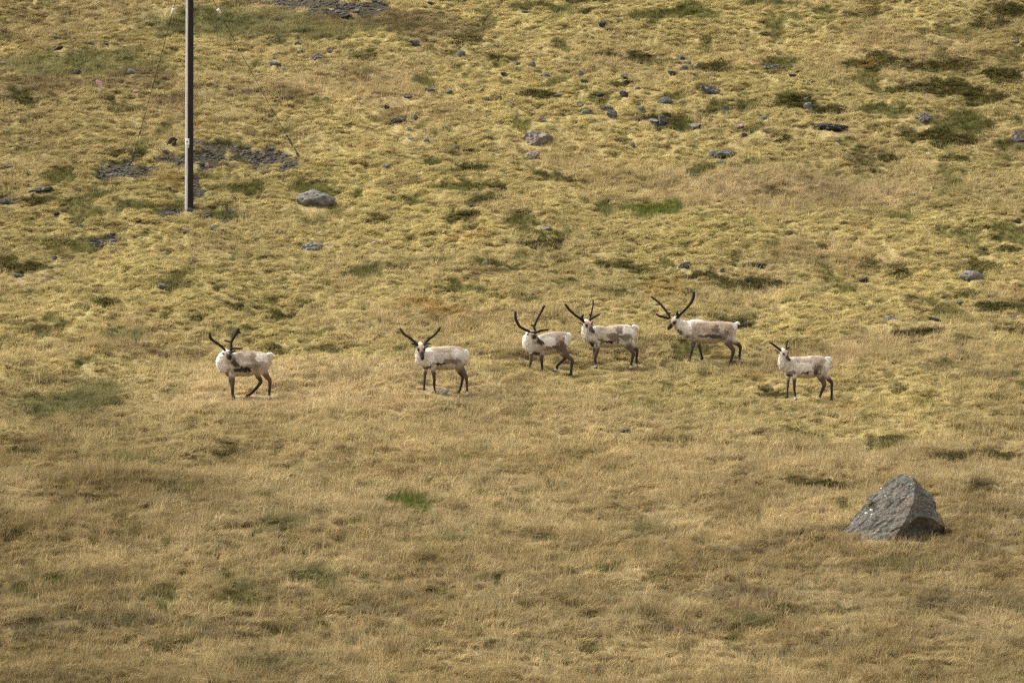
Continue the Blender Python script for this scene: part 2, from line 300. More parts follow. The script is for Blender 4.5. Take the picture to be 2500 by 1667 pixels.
  coat=[(880,620,170,70,0,'tan',.55),(1130,580,160,45,0,'tan',.8),(1150,690,100,60,20,'tan',.7),(1140,820,90,100,10,'brown',.85),(920,855,95,26,-18,'dark',1),(830,890,70,20,-18,'black',.9),(1100,880,60,80,0,'dark',.6),(640,870,80,55,0,'brown',.8),(1340,700,60,190,0,'white',.95),(940,930,160,40,0,'belly',.7),(560,920,80,35,0,'black',.9),(440,790,60,80,0,'belly',.8),(1230,640,60,40,0,'brown',.5),(480,740,60,30,-30,'brown',.5),(870,760,160,90,0,'white',.6)],
  socks=(0,1,1,0), mott=.3),
]
for D in DEER:
    D['root'] = at_px(D['org'][0] + D['foot'][0] / D['f'], D['org'][1] + D['foot'][1] / D['f'])

# fine grid over the part of the hill the photograph shows, coarse out to the horizon
DX, DY = 0.062, 0.125
fx = np.arange(-20.0, 20.001, DX); fy = np.arange(100.0, 196.001, DY)
_ox = np.concatenate([np.arange(21.0, 47.0, 1.0), [50, 60, 75, 95, 160, 280, 500, 900]])
gx = np.concatenate([-_ox[::-1], fx, _ox])
gy = np.concatenate([[-500, -300, -160, -80, -40, -15, 0, 15, 30, 45, 60, 66], np.arange(70, 99.3, 1.5), fy, np.arange(197.5, 252, 2.0), [256, 265, 290, 330, 390, 480, 700]])
X, Y = np.meshgrid(gx, gy)
x, y = X.ravel(), Y.ravel()
wx = x + 0.45 * fbm(x, y, 1.6, 2.6, 3, 21); wy = y + 1.1 * fbm(x, y, 1.6, 2.6, 3, 33)

moss = sstep(126, 150, y + 9 * fbm(x, y, 9, 11, 2, 2)) * (0.62 + 0.9 * fbm(x, y, 4, 7, 3, 8)) + 0.14
for (px, py, rx, ry, k) in ((700, 220, 260, 40, -.6), (2000, 470, 420, 60, -.75), (1500, 420, 200, 40, -.45), (2050, 620, 250, 40, -.3), (1150, 780, 300, 30, -.5),
                         (700, 960, 300, 50, -.5), (2050, 880, 300, 40, -.4), (450, 480, 420, 60, .5), (1900, 250, 500, 60, .35), (1200, 440, 300, 60, .3), (1350, 250, 150, 60, .15), (2300, 700, 200, 50, .3), (500, 690, 400, 40, .25), (2100, 1060, 200, 30, .4)):
    ex, ey, erx, ery = to_ellipse(px, py, rx, ry)
    moss = moss + k * np.exp(-((wx - ex) / erx)**2 - ((wy - ey) / ery)**2)
moss = np.clip(moss, 0, 1)
n1 = fbm(x, y, 2.2, 4.5, 3, 11); n2 = fbm(x, y, 0.7, 1.5, 3, 12); n3 = fbm(x, y, 6, 9, 2, 13)
low = 1 - sstep(112, 134, y)
straw = C_STRAW + (C_BROWN - C_STRAW) * np.clip(0.30 + 0.25 * low + 1.1 * n1 + 0.5 * n3 + .3 * n2, 0, 1)[:, None]
col = straw + (C_MOSS - straw) * moss[:, None]
upright = 1 - moss                                    # 1 = standing grass, 0 = moss cushion
kindmap = np.zeros(len(x), np.int8)                   # 0 moss / grass, 1 green, 2 heath, 3 stones
# scattered small green and brown growth from noise
g1 = sstep(0.34, 0.52, fbm(x, y, 1.4, 2.8, 3, 41) + 0.18 * moss - 0.06 + 0.10 * sstep(6, 16, x) * sstep(150, 170, y) + 0.10 * low * sstep(2, -8, x))
col = col + (C_GREEN * 1.25 - col) * (0.8 * g1)[:, None]
h1 = sstep(0.36, 0.52, fbm(x, y, 1.9, 3.2, 3, 47) + 0.13 * sstep(5, 14, x) * sstep(148, 165, y))
col = col + (C_HEATH * 1.3 - col) * (0.8 * h1)[:, None]
r1 = sstep(0.38, 0.58, fbm(x, y, 2.6, 3.6, 3, 53)) * (1 - .8 * low)
col = col + (C_RUST * 1.1 - col) * (0.30 * r1)[:, None]
kindmap[g1 > .5] = 1; kindmap[h1 > .5] = 2
g2 = sstep(.40, .55, fbm(x, y, .50, .75, 2, 83) + .16 * low * sstep(5, -7, x) + .05 * low + .05 * moss)   # single green tufts
col = col + (C_GREEN * 1.4 - col) * (0.8 * g2)[:, None]; kindmap[(g2 > .5) & (kindmap == 0)] = 1
b2 = sstep(.30, .50, fbm(x, y, .62, .48, 2, 87) + .05 * moss + .06 * low)                                # brown gaps
col = col + (C_BROWN * .55 - col) * (0.7 * b2)[:, None]
brown_falloff = sstep(-3, -11, x) * sstep(146, 130, y) + .6 * sstep(108, 102, y + 4 * n3) + .5 * sstep(8, 17, x) * sstep(160, 185, y) + .35 * sstep(6, 11, x) * low + .6 * sstep(-8, -15, x) * sstep(150, 165, y) + .06 * low
col = col + (np.array((.215, .160, .072)) - col) * np.clip(brown_falloff * (.60 + .7 * n1), 0, .85)[:, None]  # browner growth, with the lens darkening towards the edges put into the colour
b3 = sstep(.18, .45, fbm(x, y, 3.5, 1.6, 3, 89)) * low                                                 # brown-grey bands of the meadow
col = col + (C_GREYB - col) * (0.45 * b3)[:, None]
kx, ky, krx, kry = to_ellipse(730, 950, 380, 62)                                                       # the pale grassy rise under the two left animals
kn = np.exp(-((wx - kx) / krx)**4 - ((wy - ky) / kry)**4)
col = col + (np.array((.52, .412, .222)) * (1 + .15 * n2[:, None]) - col) * (.80 * kn)[:, None]; kindmap[(kn > .5) & (kindmap < 3)] = 0
dep = 0.03 * (g1 + h1)                                 # these plants sit lower than the cushions
for (ex, ey, erx, ery, k) in patches:
    sel = np.nonzero((np.abs(x - ex) < erx * 1.9 + .6) & (np.abs(y - ey) < ery * 1.9 + 1.3))[0]
    q = ((wx[sel] - ex) / (erx * 1.12))**2 + ((wy[sel] - ey) / (ery * 1.15))**2
    f = sstep(1.35, 0.55, q + 0.9 * n2[sel])
    al = {'g': .86, 'G': .95, 'd': .9, 'o': .5, 'b': .6, 'm': .72, 'y': .55, 's': 1}[k]
    col[sel] += (KINDS[k] * (1 + .5 * n2[sel][:, None]) - col[sel]) * (al * f)[:, None]
    if k in 'gGd':
        kindmap[sel[f > .38]] = 1 if k in 'gG' else 2; dep[sel] = np.maximum(dep[sel], 0.035 * f)
    elif k in 'my': upright[sel] = np.maximum(upright[sel], f * .9)
scree = np.zeros(len(x))
for (ex, ey, erx, ery) in screes:
    sel = np.nonzero((np.abs(x - ex) < erx * 1.9 + .6) & (np.abs(y - ey) < ery * 1.9 + 1.3))[0]
    q = ((wx[sel] - ex) / erx)**2 + ((wy[sel] - ey) / ery)**2
    scree[sel] = np.maximum(scree[sel], sstep(1.25, 0.5, q + 1.9 * n2[sel] + .7 * n1[sel]))
col += (C_STONE - col) * (scree * .95)[:, None]
kindmap[scree > .45] = 3
col = np.clip(col * (1 + 0.16 * fbm(x, y, .25, .5, 2, 61)[:, None] + 0.22 * n3[:, None]), 0.01, 0.9)

# cushions: soft humps that lean downhill, towards the camera
def billow(x, y, sx, sy, seed):
    return 1 - np.abs(fbm(x, y, sx, sy, 1, seed)) * 1.9
amp = (0.050 + 0.090 * moss) * (1 - 0.8 * scree)
hum = amp * (0.55 * np.clip(billow(wx, wy, 0.62, 0.85, 71), 0, 1) + 0.30 * np.clip(billow(wx, wy, 0.30, 0.42, 72), 0, 1) + 0.55 * fbm(x, y, 1.8, 2.4, 2, 73))
hum -= dep
in_fine = (np.abs(x) < 20.01) & (y > 99.9) & (y < 196.1)
for D in DEER:                                         # the turf is short and even where they stand
    rx_, ry_, _ = D['root']
    k = np.exp(-((x - rx_) / 1.1)**4 - ((y - ry_) / 1.2)**4)
    hum *= 1 - .75 * k

# ------------------------------------------------------------------ ground sheet
z = macro(x, y) + np.where(in_fine, hum, 0.3 * hum)
lean = np.where(in_fine, 0.9 * hum + 0.25 * amp * n2, 0)
nrow, ncol = X.shape
verts = np.stack([x, y - lean, z], 1).astype(np.float32)
idx = np.arange(nrow * ncol).reshape(nrow, ncol)
quads = np.stack([idx[:-1, :-1], idx[:-1, 1:], idx[1:, 1:], idx[1:, :-1]], -1).reshape(-1, 4).astype(np.int32)
gme = bpy.data.meshes.new("ground")
gme.vertices.add(len(verts)); gme.vertices.foreach_set("co", verts.ravel())
gme.loops.add(quads.size); gme.loops.foreach_set("vertex_index", quads.ravel())
gme.polygons.add(len(quads)); gme.polygons.foreach_set("loop_start", np.arange(0, quads.size, 4, dtype=np.int32))
gme.polygons.foreach_set("use_smooth", np.ones(len(quads), bool))
gme.update(calc_edges=True); gme.validate()
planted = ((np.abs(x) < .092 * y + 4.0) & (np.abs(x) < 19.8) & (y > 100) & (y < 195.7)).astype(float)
set_col(gme, "growth", col * (.62 + .38 * planted)[:, None])       # beyond the dense planting, the plants' own shade is put into the colour
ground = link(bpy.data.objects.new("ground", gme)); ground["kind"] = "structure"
gm, nt, b = new_mat("turf", 0.95)
at = nt.nodes.new("ShaderNodeAttribute"); at.attribute_name = "growth"
nz = tex_noise(nt, 14.0, 5, .7)
rm = ramp(nt, nz.outputs[0], [(.3, (.45, .42, .38)), (.7, (1.05, 1.05, 1.05))])
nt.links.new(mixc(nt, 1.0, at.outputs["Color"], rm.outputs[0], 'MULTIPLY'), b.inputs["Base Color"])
b.inputs["Specular IOR Level"].default_value = 0.05
nz2 = tex_noise(nt, 30.0, 4, .7); bump(nt, b, nz2.outputs[0], .9, .06)
gme.materials.append(gm)

i0x, i0y = int(np.searchsorted(gx, fx[0] - 1e-6)), int(np.searchsorted(gy, fy[0] - 1e-6))                                      # where the fine part of the grid begins
def grid_at(a, px_, py_):
    """bilinear look-up on the fine grid"""
    a = a.reshape(nrow, ncol)
    u = np.clip((px_ - fx[0]) / DX, 0, len(fx) - 1.001); v = np.clip((py_ - fy[0]) / DY, 0, len(fy) - 1.001)
    iu, iv = u.astype(int), v.astype(int); fu, fv = u - iu, v - iv
    iu = iu + i0x; iv = iv + i0y
    return (a[iv, iu] * (1 - fu) + a[iv, iu + 1] * fu) * (1 - fv) + (a[iv + 1, iu] * (1 - fu) + a[iv + 1, iu + 1] * fu) * fv
def z_at(px_, py_):
    return float(grid_at(z, np.array([px_]), np.array([py_]))[0])

# ------------------------------------------------------------------ rocks
def rock_mat(name, c1, c2, lichen, lich_amt):
    m, nt, b = new_mat(name, 0.92)
    n1_ = tex_noise(nt, 5.0, 6, .65); n2_ = tex_noise(nt, 22.0, 5, .7); n3_ = tex_noise(nt, 9.0, 4, .6)
    base = ramp(nt, n1_.outputs[0], [(.35, c1), (.65, c2)])
    grain = ramp(nt, n2_.outputs[0], [(.3, (.45, .45, .45)), (.7, (1.2, 1.2, 1.2))])
    c = mixc(nt, 1.0, base.outputs[0], grain.outputs[0], 'MULTIPLY')
    lm = ramp(nt, n3_.outputs[0], [(1 - lich_amt, (0, 0, 0)), (1.04 - lich_amt, (1, 1, 1))])
    c = mixc(nt, lm.outputs[0], c, lichen)
    nt.links.new(c, b.inputs["Base Color"]); bump(nt, b, n2_.outputs[0], .7, .04)
    return m
MR = {'light': rock_mat('light_grey_stone', (.27, .265, .245), (.40, .39, .36), (.18, .175, .16), .36), 'grey': rock_mat("grey_basalt", (.080, .074, .064), (.165, .153, .134), (.30, .29, .26), .40),
      'blue': rock_mat("blue_grey_basalt", (.076, .079, .073), (.15, .153, .14), (.27, .27, .245), .38),
      'pale': rock_mat("pale_lichen_rock", (.17, .157, .132), (.28, .256, .215), (.075, .068, .06), .44),
      'pink': rock_mat("pinkish_rock", (.21, .172, .138), (.31, .262, .212), (.17, .16, .15), .42),
      'dark': rock_mat("dark_rock", (.026, .025, .022), (.070, .065, .057), (.22, .22, .20), .36),
      'rose': rock_mat("rose_stone", (.34, .19, .18), (.50, .32, .30), (.30, .25, .22), .35)}
_ico = {}
def ico(sub):
    if sub not in _ico:
        bm = bmesh.new(); bmesh.ops.create_icosphere(bm, subdivisions=sub, radius=1)
        bm.verts.ensure_lookup_table()
        _ico[sub] = (np.array([v.co[:] for v in bm.verts]), [[v.index for v in f.verts] for f in bm.faces]); bm.free()
    return _ico[sub]
def rock_shape(seed, sub, facets, rough=.05, blunt=0.0):
    r_ = np.random.default_rng(seed); d, f = ico(sub)
    nrm = r_.normal(size=(facets, 3)); nrm /= np.linalg.norm(nrm, axis=1)[:, None]
    h = r_.uniform(.62, 1.0, facets)
    dots = np.maximum(d @ nrm.T, 1e-3)
    rad = np.minimum((h / dots).min(1), 1.25)
    rad = rad * (1 - blunt) + blunt * .85
    rad *= 1 + rough * (fbm(d[:, 0] * 3 + seed, d[:, 1] * 3 + d[:, 2] * 2.3, 1, 1, 4, seed % 7))
    return d * rad[:, None], f
ROCKS = """764 491 100 38 pale r|rounded pale boulder with pitted top, right of the utility pole
421 353 28 20 dark b|dark blocky stone just left of the white pole sign
773 146 32 16 grey b|grey pointed stone right of the right guy wire's middle
668 163 32 11 grey f|flat grey stone left of the pointed stone by the guy wire
671 147 15 8 grey b|tiny grey stone just above a flat one near the right guy wire
698 173 18 9 grey b|small grey stone below the flat one near the right guy wire
729 114 22 8 grey f|thin grey stone under the top green grass band, right of the guy wire
734 132 18 9 pale b|small pale stone under the thin one below the green grass band
807 128 26 9 grey f|flat stone up and right of the pointed stone by the guy wire
296 174 20 9 pale r|small pale rounded stone left of the left guy wire
321 184 22 14 grey r|grey rounded stone closest to the left guy wire on its left
189 183 22 14 dark b|dark angular stone in the green grass left of both guy wires
96 176 24 8 dark f|low dark stone near the upper left edge in green grass
143 97 28 9 blue f|bluish flat stone in the upper left moss
186 108 18 8 dark b|small dark stone right of the bluish flat stone, upper left
228 107 20 9 grey b|grey stone in the upper left row, second from its right end
259 110 20 6 grey f|thin grey stone, right end of the upper left row
143 124 26 9 dark f|dark low stone below the bluish flat stone, upper left
7 163 17 11 pale r|pale stone at the left edge level with the green grass
23 252 18 9 pale r|pale stone near the left edge, midway up the mossy slope
246 209 24 14 rose b|reddish knobbly stone in the rusty moss left of the pole
332 228 16 8 rose r|small pink stone beside the left guy wire
93 473 64 13 grey f|long flat grey slab near the left edge, below pole sign height
9 496 26 14 dark b|dark stone cut by the left edge below the long slab
27 496 20 13 grey b|grey stone beside the dark one at the left edge
662 366 26 10 grey f|grey slab on top of the stony arc right of the pole
491 406 34 9 blue f|bluish flat slab in the stones just right of the pole
464 519 15 10 dark r|dark rounded stone at the foot of the pole
505 407 13 9 rose r|pink stone beside the flat slab right of the pole
21 410 26 8 grey f|flat stone by the left edge above the long slab
182 409 18 8 grey f|small flat stone midway between left edge and pole
136 528 24 8 dark f|low dark stone below the long slab, left side
337 546 16 7 dark b|small dark stone left below the pole foot
1010 109 42 15 grey f|sloping flat grey stone, top centre-left in dry grass
1125 133 20 18 blue r|upright dark blue-grey cobble, top centre with grass tuft
950 82 11 7 blue r|tiny bluish stone in the green grass, top centre-left
1196 126 11 6 blue r|tiny bluish stone right of the upright cobble
1259 157 20 9 blue r|bluish stone in a dark mossy pit, top centre
1263 169 9 7 blue r|tiny stone just below the one in the mossy pit
1300 168 20 13 grey b|grey knobbly stone, right of the mossy pit, top centre
1234 190 22 9 dark b|dark-backed stone below the mossy pit
1334 190 24 13 grey b|arched grey stone below right of the knobbly one
1417 187 16 17 grey b|tall narrow grey stone, upper centre-right
1428 207 20 8 dark f|dark flat stone under the tall narrow one
1525 193 32 11 grey f|wide grey stone left of the dark stony pit, upper right of centre
1644 186 26 10 dark b|dark stone on the stony moss terrace, lower of its left group
1664 146 24 12 blue b|blue-grey stone topmost on the stony moss terrace
1666 172 22 12 pale b|pale stone between two dark ones on the stony terrace
1557 223 12 8 grey b|small stone above the smooth green-grey block, to its left
1050 227 30 9 grey f|flat stone with dark edge, left half of the central slope
1094 230 22 9 grey r|low grey mound-like stone right of the flat dark-edged one
1173 225 15 9 dark r|small dark-topped stone near the middle of the slope
1188 247 12 8 grey r|small round stone, left one of a pair mid slope
1217 244 16 8 dark b|small angular stone, right one of a pair mid slope
998 245 28 6 blue f|thin bluish stone sliver, left of the pair mid slope
946 268 17 9 dark b|small dark triangular stone above the brown strip, left of centre
1012 289 18 11 blue r|blue-grey stone at the right end of the brown strip
969 299 38 13 grey b|broken grey stones' largest block under the brown strip
1264 285 11 7 blue r|tiny bluish stone above left of the big pinkish boulder
1364 240 26 8 grey f|greyish flat stone in brown grass, above the big pinkish boulder
1419 263 26 12 grey b|grey stone, upper left of the cluster above the pinkish boulder
1430 282 34 12 pale b|lichen-speckled stone, lower left of the cluster right of the pinkish boulder
1487 266 22 11 grey r|grey stone in the middle of the cluster, upper
1494 284 26 18 grey b|jagged grey stone in the middle of the cluster, lower
1464 236 20 9 dark f|dark flat stone above the middle of the cluster
1523 239 20 14 dark b|dark two-pointed stone above the right of the cluster
1564 273 22 11 blue r|bluish stone directly left of the smooth green-grey block
1625 253 40 22 blue r|smooth green-grey rounded block on the upper right slope
1616 293 22 24 grey b|tall speckled stone under the smooth green-grey block
1596 299 28 12 pink b|low brownish stone left of the tall speckled stone
1326 299 28 13 grey b|grey wedge stone just above the pinkish boulder's right
1307 340 78 36 pink b|big pinkish boulder with grey top in the middle of the hillside
1300 387 34 17 pink f|pinkish flat stone directly below the big pinkish boulder
1005 347 20 9 pale b|pale stone in the dark streak left of the pinkish boulder
1041 350 14 8 blue b|bluish stone in the dark streak left of the pinkish boulder
1114 361 12 7 blue r|small bluish stone at the right end of the dark streak
941 414 20 9 blue f|bluish flat stone, far left below the dark streak
953 407 16 7 pale r|pale little stone behind the bluish flat one
998 324 12 8 grey b|small grey stone above the dark streak
1209 375 13 7 rose r|vivid pink pebble left below the big pinkish boulder
1544 362 13 9 blue r|lone bluish pebble right of the big pinkish boulder
1150 506 22 9 dark f|dark flat stone in the centre of the hillside moss
1469 64 26 12 dark b|dark angular stone near the top edge, right of centre
1514 58 18 8 blue f|bluish stone right of the dark one near the top
1282 37 36 6 grey f|long low stone near the top edge, centre
932 7 20 12 grey b|grey stone at the top edge in yellow moss, left of centre
844 43 28 12 dark b|dark stone at the lower edge of the top rubble
869 35 24 10 grey b|grey stone on yellow moss in the top rubble
1050 15 16 9 dark b|dark stone at the top edge, right of the rubble
1082 5 32 12 grey b|grey stone cut by the top edge, right of the rubble
1737 224 52 24 grey f|tilted grey slab lying on the right mossy terrace
1974 262 26 16 pale b|pale stone with a dark notch in green moss, right side
2255 292 44 28 pale b|pale spotted block on the far right slope
2031 320 90 18 dark f|long dark ledge of rock with mossy top, right side
1769 378 72 20 blue b|white-lichened flat boulder on the straw slope, right of centre
1762 396 20 8 pale f|small pale stone just under the white-lichened boulder
1696 312 30 18 pale b|pale sloping stone in a green pit left of the dark ledge
1815 337 20 12 dark b|dark stone left below the dark ledge
1865 294 26 10 blue f|bluish flat stone between the tilted slab and the dark ledge
2042 351 14 8 blue b|small bluish stone under the dark ledge
2490 337 42 26 pink b|brownish boulder at the right edge of the slope
2481 106 22 10 pale f|pale flat stone in the upper right corner
1905 115 12 7 blue r|lone bluish pebble in the straw, upper right
1885 167 34 12 grey b|grey stones' largest block in yellow moss, upper right
1806 312 24 9 rose f|reddish flat stone at the left end of a green strip
1874 326 24 13 pink b|brownish pitted stone in the green strip left of the ledge
2485 543 20 11 dark b|dark stone at the right edge, halfway down
1969 208 18 8 blue f|bluish stone on the terrace, above the notched stone
1969 244 14 8 pale f|small pale stone right above the notched stone
1774 270 13 9 dark r|small dark round stone below the tilted slab
1939 187 30 8 dark f|dark flat stone on the upper right terrace
1703 171 20 10 grey b|grey stone in a dark mossy pit, upper right of centre
1671 655 28 15 dark b|dark angular stone above the antlers of the largest reindeer
132 636 17 10 dark r|dark pebble above left, beside the dark green strip at left edge
759 607 58 20 pale f|flat pale slab with brown spots, alone below the pole's boulder
400 702 36 12 pale f|pale sunken slab in moss, upper left of the leftmost reindeer
48 681 28 8 blue f|bluish sunken stone near the left edge under the green strip
523 561 26 10 blue f|bluish flat stone right below the pole foot
454 573 16 9 dark b|small dark stone under the pole foot's stones
545 573 14 13 dark b|small dark upright stone right below the pole foot
277 615 18 10 grey b|grey stone beside a green tuft, left of the pole foot
1185 644 16 11 pale b|pale stone above the second reindeer's antlers
1335 564 26 9 pale f|pale flat stone beside an orange heath patch, centre
912 599 14 8 rose r|small pinkish stone above the second reindeer, to the left
1082 960 28 10 light f|grey stone lying by the front hooves of the staring reindeer
1525 1054 38 10 grey f|low grey stone in the grass below the herd, centre-right
2374 675 66 24 pale r|domed grey-white rock on the right slope above the young reindeer
1767 665 16 12 dark b|dark stone above the largest reindeer's back, near green heath
1828 687 22 11 dark b|dark stone beside the long green heath patch, right of centre
2172 783 36 14 pale b|pale stone with dark hollow, right of the largest reindeer
2283 786 36 9 dark f|dark low stone, rightmost of the row level with the herd
2339 745 22 7 blue f|thin bluish stone on the right slope, below the domed rock
2106 687 26 9 dark f|dark low stone on the slope left of the domed rock
1860 650 24 8 dark f|dark sliver of rock above the long green heath patch
1823 795 22 14 dark b|dark stone in the grass behind the largest reindeer's tail"""
footprints = []
def stone_mesh(seed, w, h, dpt, style):
    v, f = rock_shape(seed, 3 if w < .3 else 4, {'r': 26, 'b': 11, 'f': 14}[style], {'r': .16, 'b': .20, 'f': .18}[style] * (1.9 if w > .55 else 1), {'r': .35, 'b': .0, 'f': .05}[style])
    v = v / np.abs(v).max(0)
    tilt = (seed % 5 - 2) * .09 if style != 'r' else 0
    v = v * np.array([w / 2, dpt / 2, h * .75])
    v[:, 2] += tilt * v[:, 0]
    return v, f
for i, line in enumerate(ROCKS.split("\n")):
    spec, label = line.split("|"); px, py, w, h, mt, st = spec.split(); px, py, w, h = map(float, (px, py, w, h))
    gx_, gy_, ppm = at_px(px, py + h * .5)
    W = w / ppm * 1.12; dpt = W * {'r': .8, 'b': .75, 'f': .7}[st]
    H = max(h / ppm * 1.15 - .08 * dpt, .35 * h / ppm, .06)
    v, f = stone_mesh(100 + i * 7, W, H, dpt, st)
    o = mesh_np("boulder" if w >= 34 else "stone", v, f, MR[mt], smooth=(st == 'r'))
    yc = gy_ + dpt * .35
    o.location = (gx_, yc - .02, z_at(gx_, yc) + .13 * H + .025)
    o.rotation_euler.z = 0
    tag(o, label, "boulder" if w >= 34 else "stone", "boulders and stones scattered over the hillside")
    footprints.append((gx_, yc, W * .46, dpt * .46))

# the big boulder in the foreground, faced by hand
BF, BO = 6.5324, (2020, 1120)
bx_, by_, bppm = at_px(2020 + 1000 / BF, 1120 + 1320 / BF)
B = dict(T1=(1160,248,0),T2=(1365,262,.05),R1=(1415,400,.25),R2=(1372,690,.42),R3=(1225,1000,.58),R4=(1000,1345,.66),L0=(960,390,-.1),L1=(640,660,-.05),L2=(238,1165,.10),L3=(318,1335,.34),L4=(650,1345,.58),
         Q1=(1560,430,-.1),Q2=(1705,620,-.05),Q3=(1790,850,.08),Q4=(1895,1050,.12),Q5=(1930,1190,.02),Q6=(1870,1350,-.12),O1=(1315,1010,.50),O2=(1440,915,.46),O3=(1690,950,.42),O4=(1870,1075,.26),
         M1=(1560,640,.28),U1=(1080,1350,.46),U2=(1400,1350,.14),U3=(1700,1350,-.05),D1=(1350,1120,.26),D2=(1600,1120,.12),D3=(1800,1180,.04),B0=(700,1000,-.5),B1=(500,1360,-.6),B2=(1200,1360,-1.0),B3=(1800,1360,-.7),B4=(1250,650,-.6),B5=(1650,900,-.6),C1=(800,900,.30),C2=(1100,620,.24))
BK = list(B); bi = {k: n for n, k in enumerate(BK)}
BTRI = """T1 L0 C2;T1 C2 R1;T1 R1 T2;L0 L1 C2;L1 C1 C2;L1 L2 C1;L2 L3 C1;L3 L4 C1;C1 L4 R3;C1 R3 C2;C2 R3 R2;C2 R2 R1;L4 R4 R3;T2 R1 Q1;R1 M1 Q1;R1 R2 M1;Q1 M1 Q2;M1 Q3 Q2;M1 O3 Q3;R2 O2 M1;M1 O2 O3;R2 R3 O1;R2 O1 O2;R3 R4 U1;R3 U1 O1;Q3 O3 O4;Q3 O4 Q4;Q4 O4 Q5
O1 U1 D1;O1 D1 O2;O2 D1 D2;O2 D2 O3;O3 D2 D3;O3 D3 O4;O4 D3 Q5;D1 U1 U2;D1 U2 D2;D2 U2 U3;D2 U3 D3;D3 U3 Q6;D3 Q6 Q5;T1 B4 L0;T1 T2 B4;T2 Q1 B4;Q1 Q2 B4;Q2 B5 B4;Q2 Q3 B5;Q3 Q4 B5;Q4 Q5 B5;Q5 Q6 B3;Q5 B3 B5;L0 B4 B0;L0 B0 L1;L1 B0 L2;L2 B0 B1;L2 B1 L3;B0 B4 B2;B0 B2 B1;B4 B5 B2;B5 B3 B2;L3 B1 L4;L4 B1 B2;L4 B2 R4;R4 B2 U1;U1 B2 U2;U2 B2 U3;U3 B2 B3;U3 B3 Q6"""
bm = bmesh.new()
bz0 = z_at(bx_, by_)
bv = []
for k in BK:
    X_, Y_, w_ = B[k]
    bv.append(bm.verts.new(((2020 + X_ / BF - (2020 + 1000 / BF)) / bppm, -w_ + .45, (1320 - Y_) / BF / bppm - .05)))
for t in BTRI.replace("\n", ";").split(";"):
    bm.faces.new([bv[bi[k]] for k in t.split()])
bmesh.ops.recalc_face_normals(bm, faces=bm.faces)
bmesh.ops.subdivide_edges(bm, edges=bm.edges, cuts=12, use_grid_fill=True)
bmesh.ops.triangulate(bm, faces=bm.faces)
bm.normal_update()
co = np.array([v.co[:] for v in bm.verts]); no = np.array([v.normal[:] for v in bm.verts])
dsp = .075 * fbm(co[:, 0] + co[:, 1], co[:, 2] + .6 * co[:, 1], .55, .55, 3, 3) - .022 * sstep(.16, .0, np.abs(fbm(co[:, 0] * .8 + co[:, 2] * .7, co[:, 2] - co[:, 0] * .6 + co[:, 1], .7, .35, 3, 8))) + .016 * fbm(co[:, 0] * .8 + co[:, 2] * .6, co[:, 2] - co[:, 0] * .5 + co[:, 1], .09, .22, 3, 5)
co = co + no * dsp[:, None]
for v, c in zip(bm.verts, co): v.co = c
bme = bpy.data.meshes.new("boulder"); bm.to_mesh(bme); bm.free()
bm_, nt, b = new_mat("foreground_boulder_rock", .9)
n1_ = tex_noise(nt, 1.7, 6, .6); n2_ = tex_noise(nt, 14, 6, .7); n3_ = tex_noise(nt, 26, 3, .55); n4_ = tex_noise(nt, 2.6, 4, .6)
c = ramp(nt, n1_.outputs[0], [(.34, (.126, .111, .090)), (.5, (.150, .139, .114)), (.66, (.208, .152, .108))]).outputs[0]
c = mixc(nt, 1.0, c, ramp(nt, n2_.outputs[0], [(.3, (.45, .45, .45)), (.7, (1.3, 1.3, 1.3))]).outputs[0], 'MULTIPLY')
c = mixc(nt, ramp(nt, n4_.outputs[0], [(.56, (0, 0, 0)), (.68, (.6, .6, .6))]).outputs[0], c, (.165, .178, .145))
c = mixc(nt, ramp(nt, n3_.outputs[0], [(.63, (0, 0, 0)), (.68, (1, 1, 1))]).outputs[0], c, (.46, .40, .32))
n5_ = tex_noise(nt, 6, 6, .75, stretch=(1, 1, .35)); c = mixc(nt, ramp(nt, n5_.outputs[0], [(.28, (.7, .7, .7)), (.38, (0, 0, 0))]).outputs[0], c, (.035, .032, .028))
n6_ = tex_noise(nt, 3.2, 5, .7); c = mixc(nt, ramp(nt, n6_.outputs[0], [(.60, (0, 0, 0)), (.68, (.65, .65, .65))]).outputs[0], c, (.24, .125, .07))
nt.links.new(c, b.inputs["Base Color"]); bump(nt, b, n2_.outputs[0], .9, .05)
bme.materials.append(bm_)
big = link(bpy.data.objects.new("boulder", bme)); big.location = (bx_, by_, bz0)
tag(big, "large wedge-shaped grey boulder with dark hollow underside, lower right foreground", "boulder", "boulders and stones scattered over the hillside")
lich, _, lb = new_mat("white_lichen", .95); lb.inputs["Base Color"].default_value = (.72, .74, .70, 1)
ymoss, _, lb = new_mat("golden_moss", .95); lb.inputs["Base Color"].default_value = (.105, .070, .012, 1)
bco = np.array([v.co[:] for v in bme.vertices])
def on_boulder(X_, Y_):
    px_, pz_ = (X_ - 1000) / BF / bppm, (1320 - Y_) / BF / bppm - .05
    near = np.nonzero((np.abs(bco[:, 0] - px_) < .12) & (np.abs(bco[:, 2] - pz_) < .12))[0]
    return px_, bco[near, 1].min() if len(near) else 0, pz_
for nm, m_, spots in (("lichen_patch", lich, [(710,815,32,24),(630,865,30,22),(718,885,20,16),(880,470,18,13),(700,920,10,12),(1350,400,16,9),(935,590,12,14)]), ("moss_tuft", ymoss, [(700,720,50,34),(735,690,36,20),(680,745,24,22)])):
    for (X_, Y_, a_, b_) in spots:
        p = on_boulder(X_, Y_)
        d_, f_ = rock_shape(int(X_), 2, 20, .5, .6)
        o = mesh_np(nm, d_ * np.array([a_ / BF / bppm, .035, b_ / BF / bppm]), f_, m_, parent=big)
        o.location = (p[0], p[1] + .01, p[2])
footprints.append((bx_ + .05, by_ + .45, 1.0, .55))

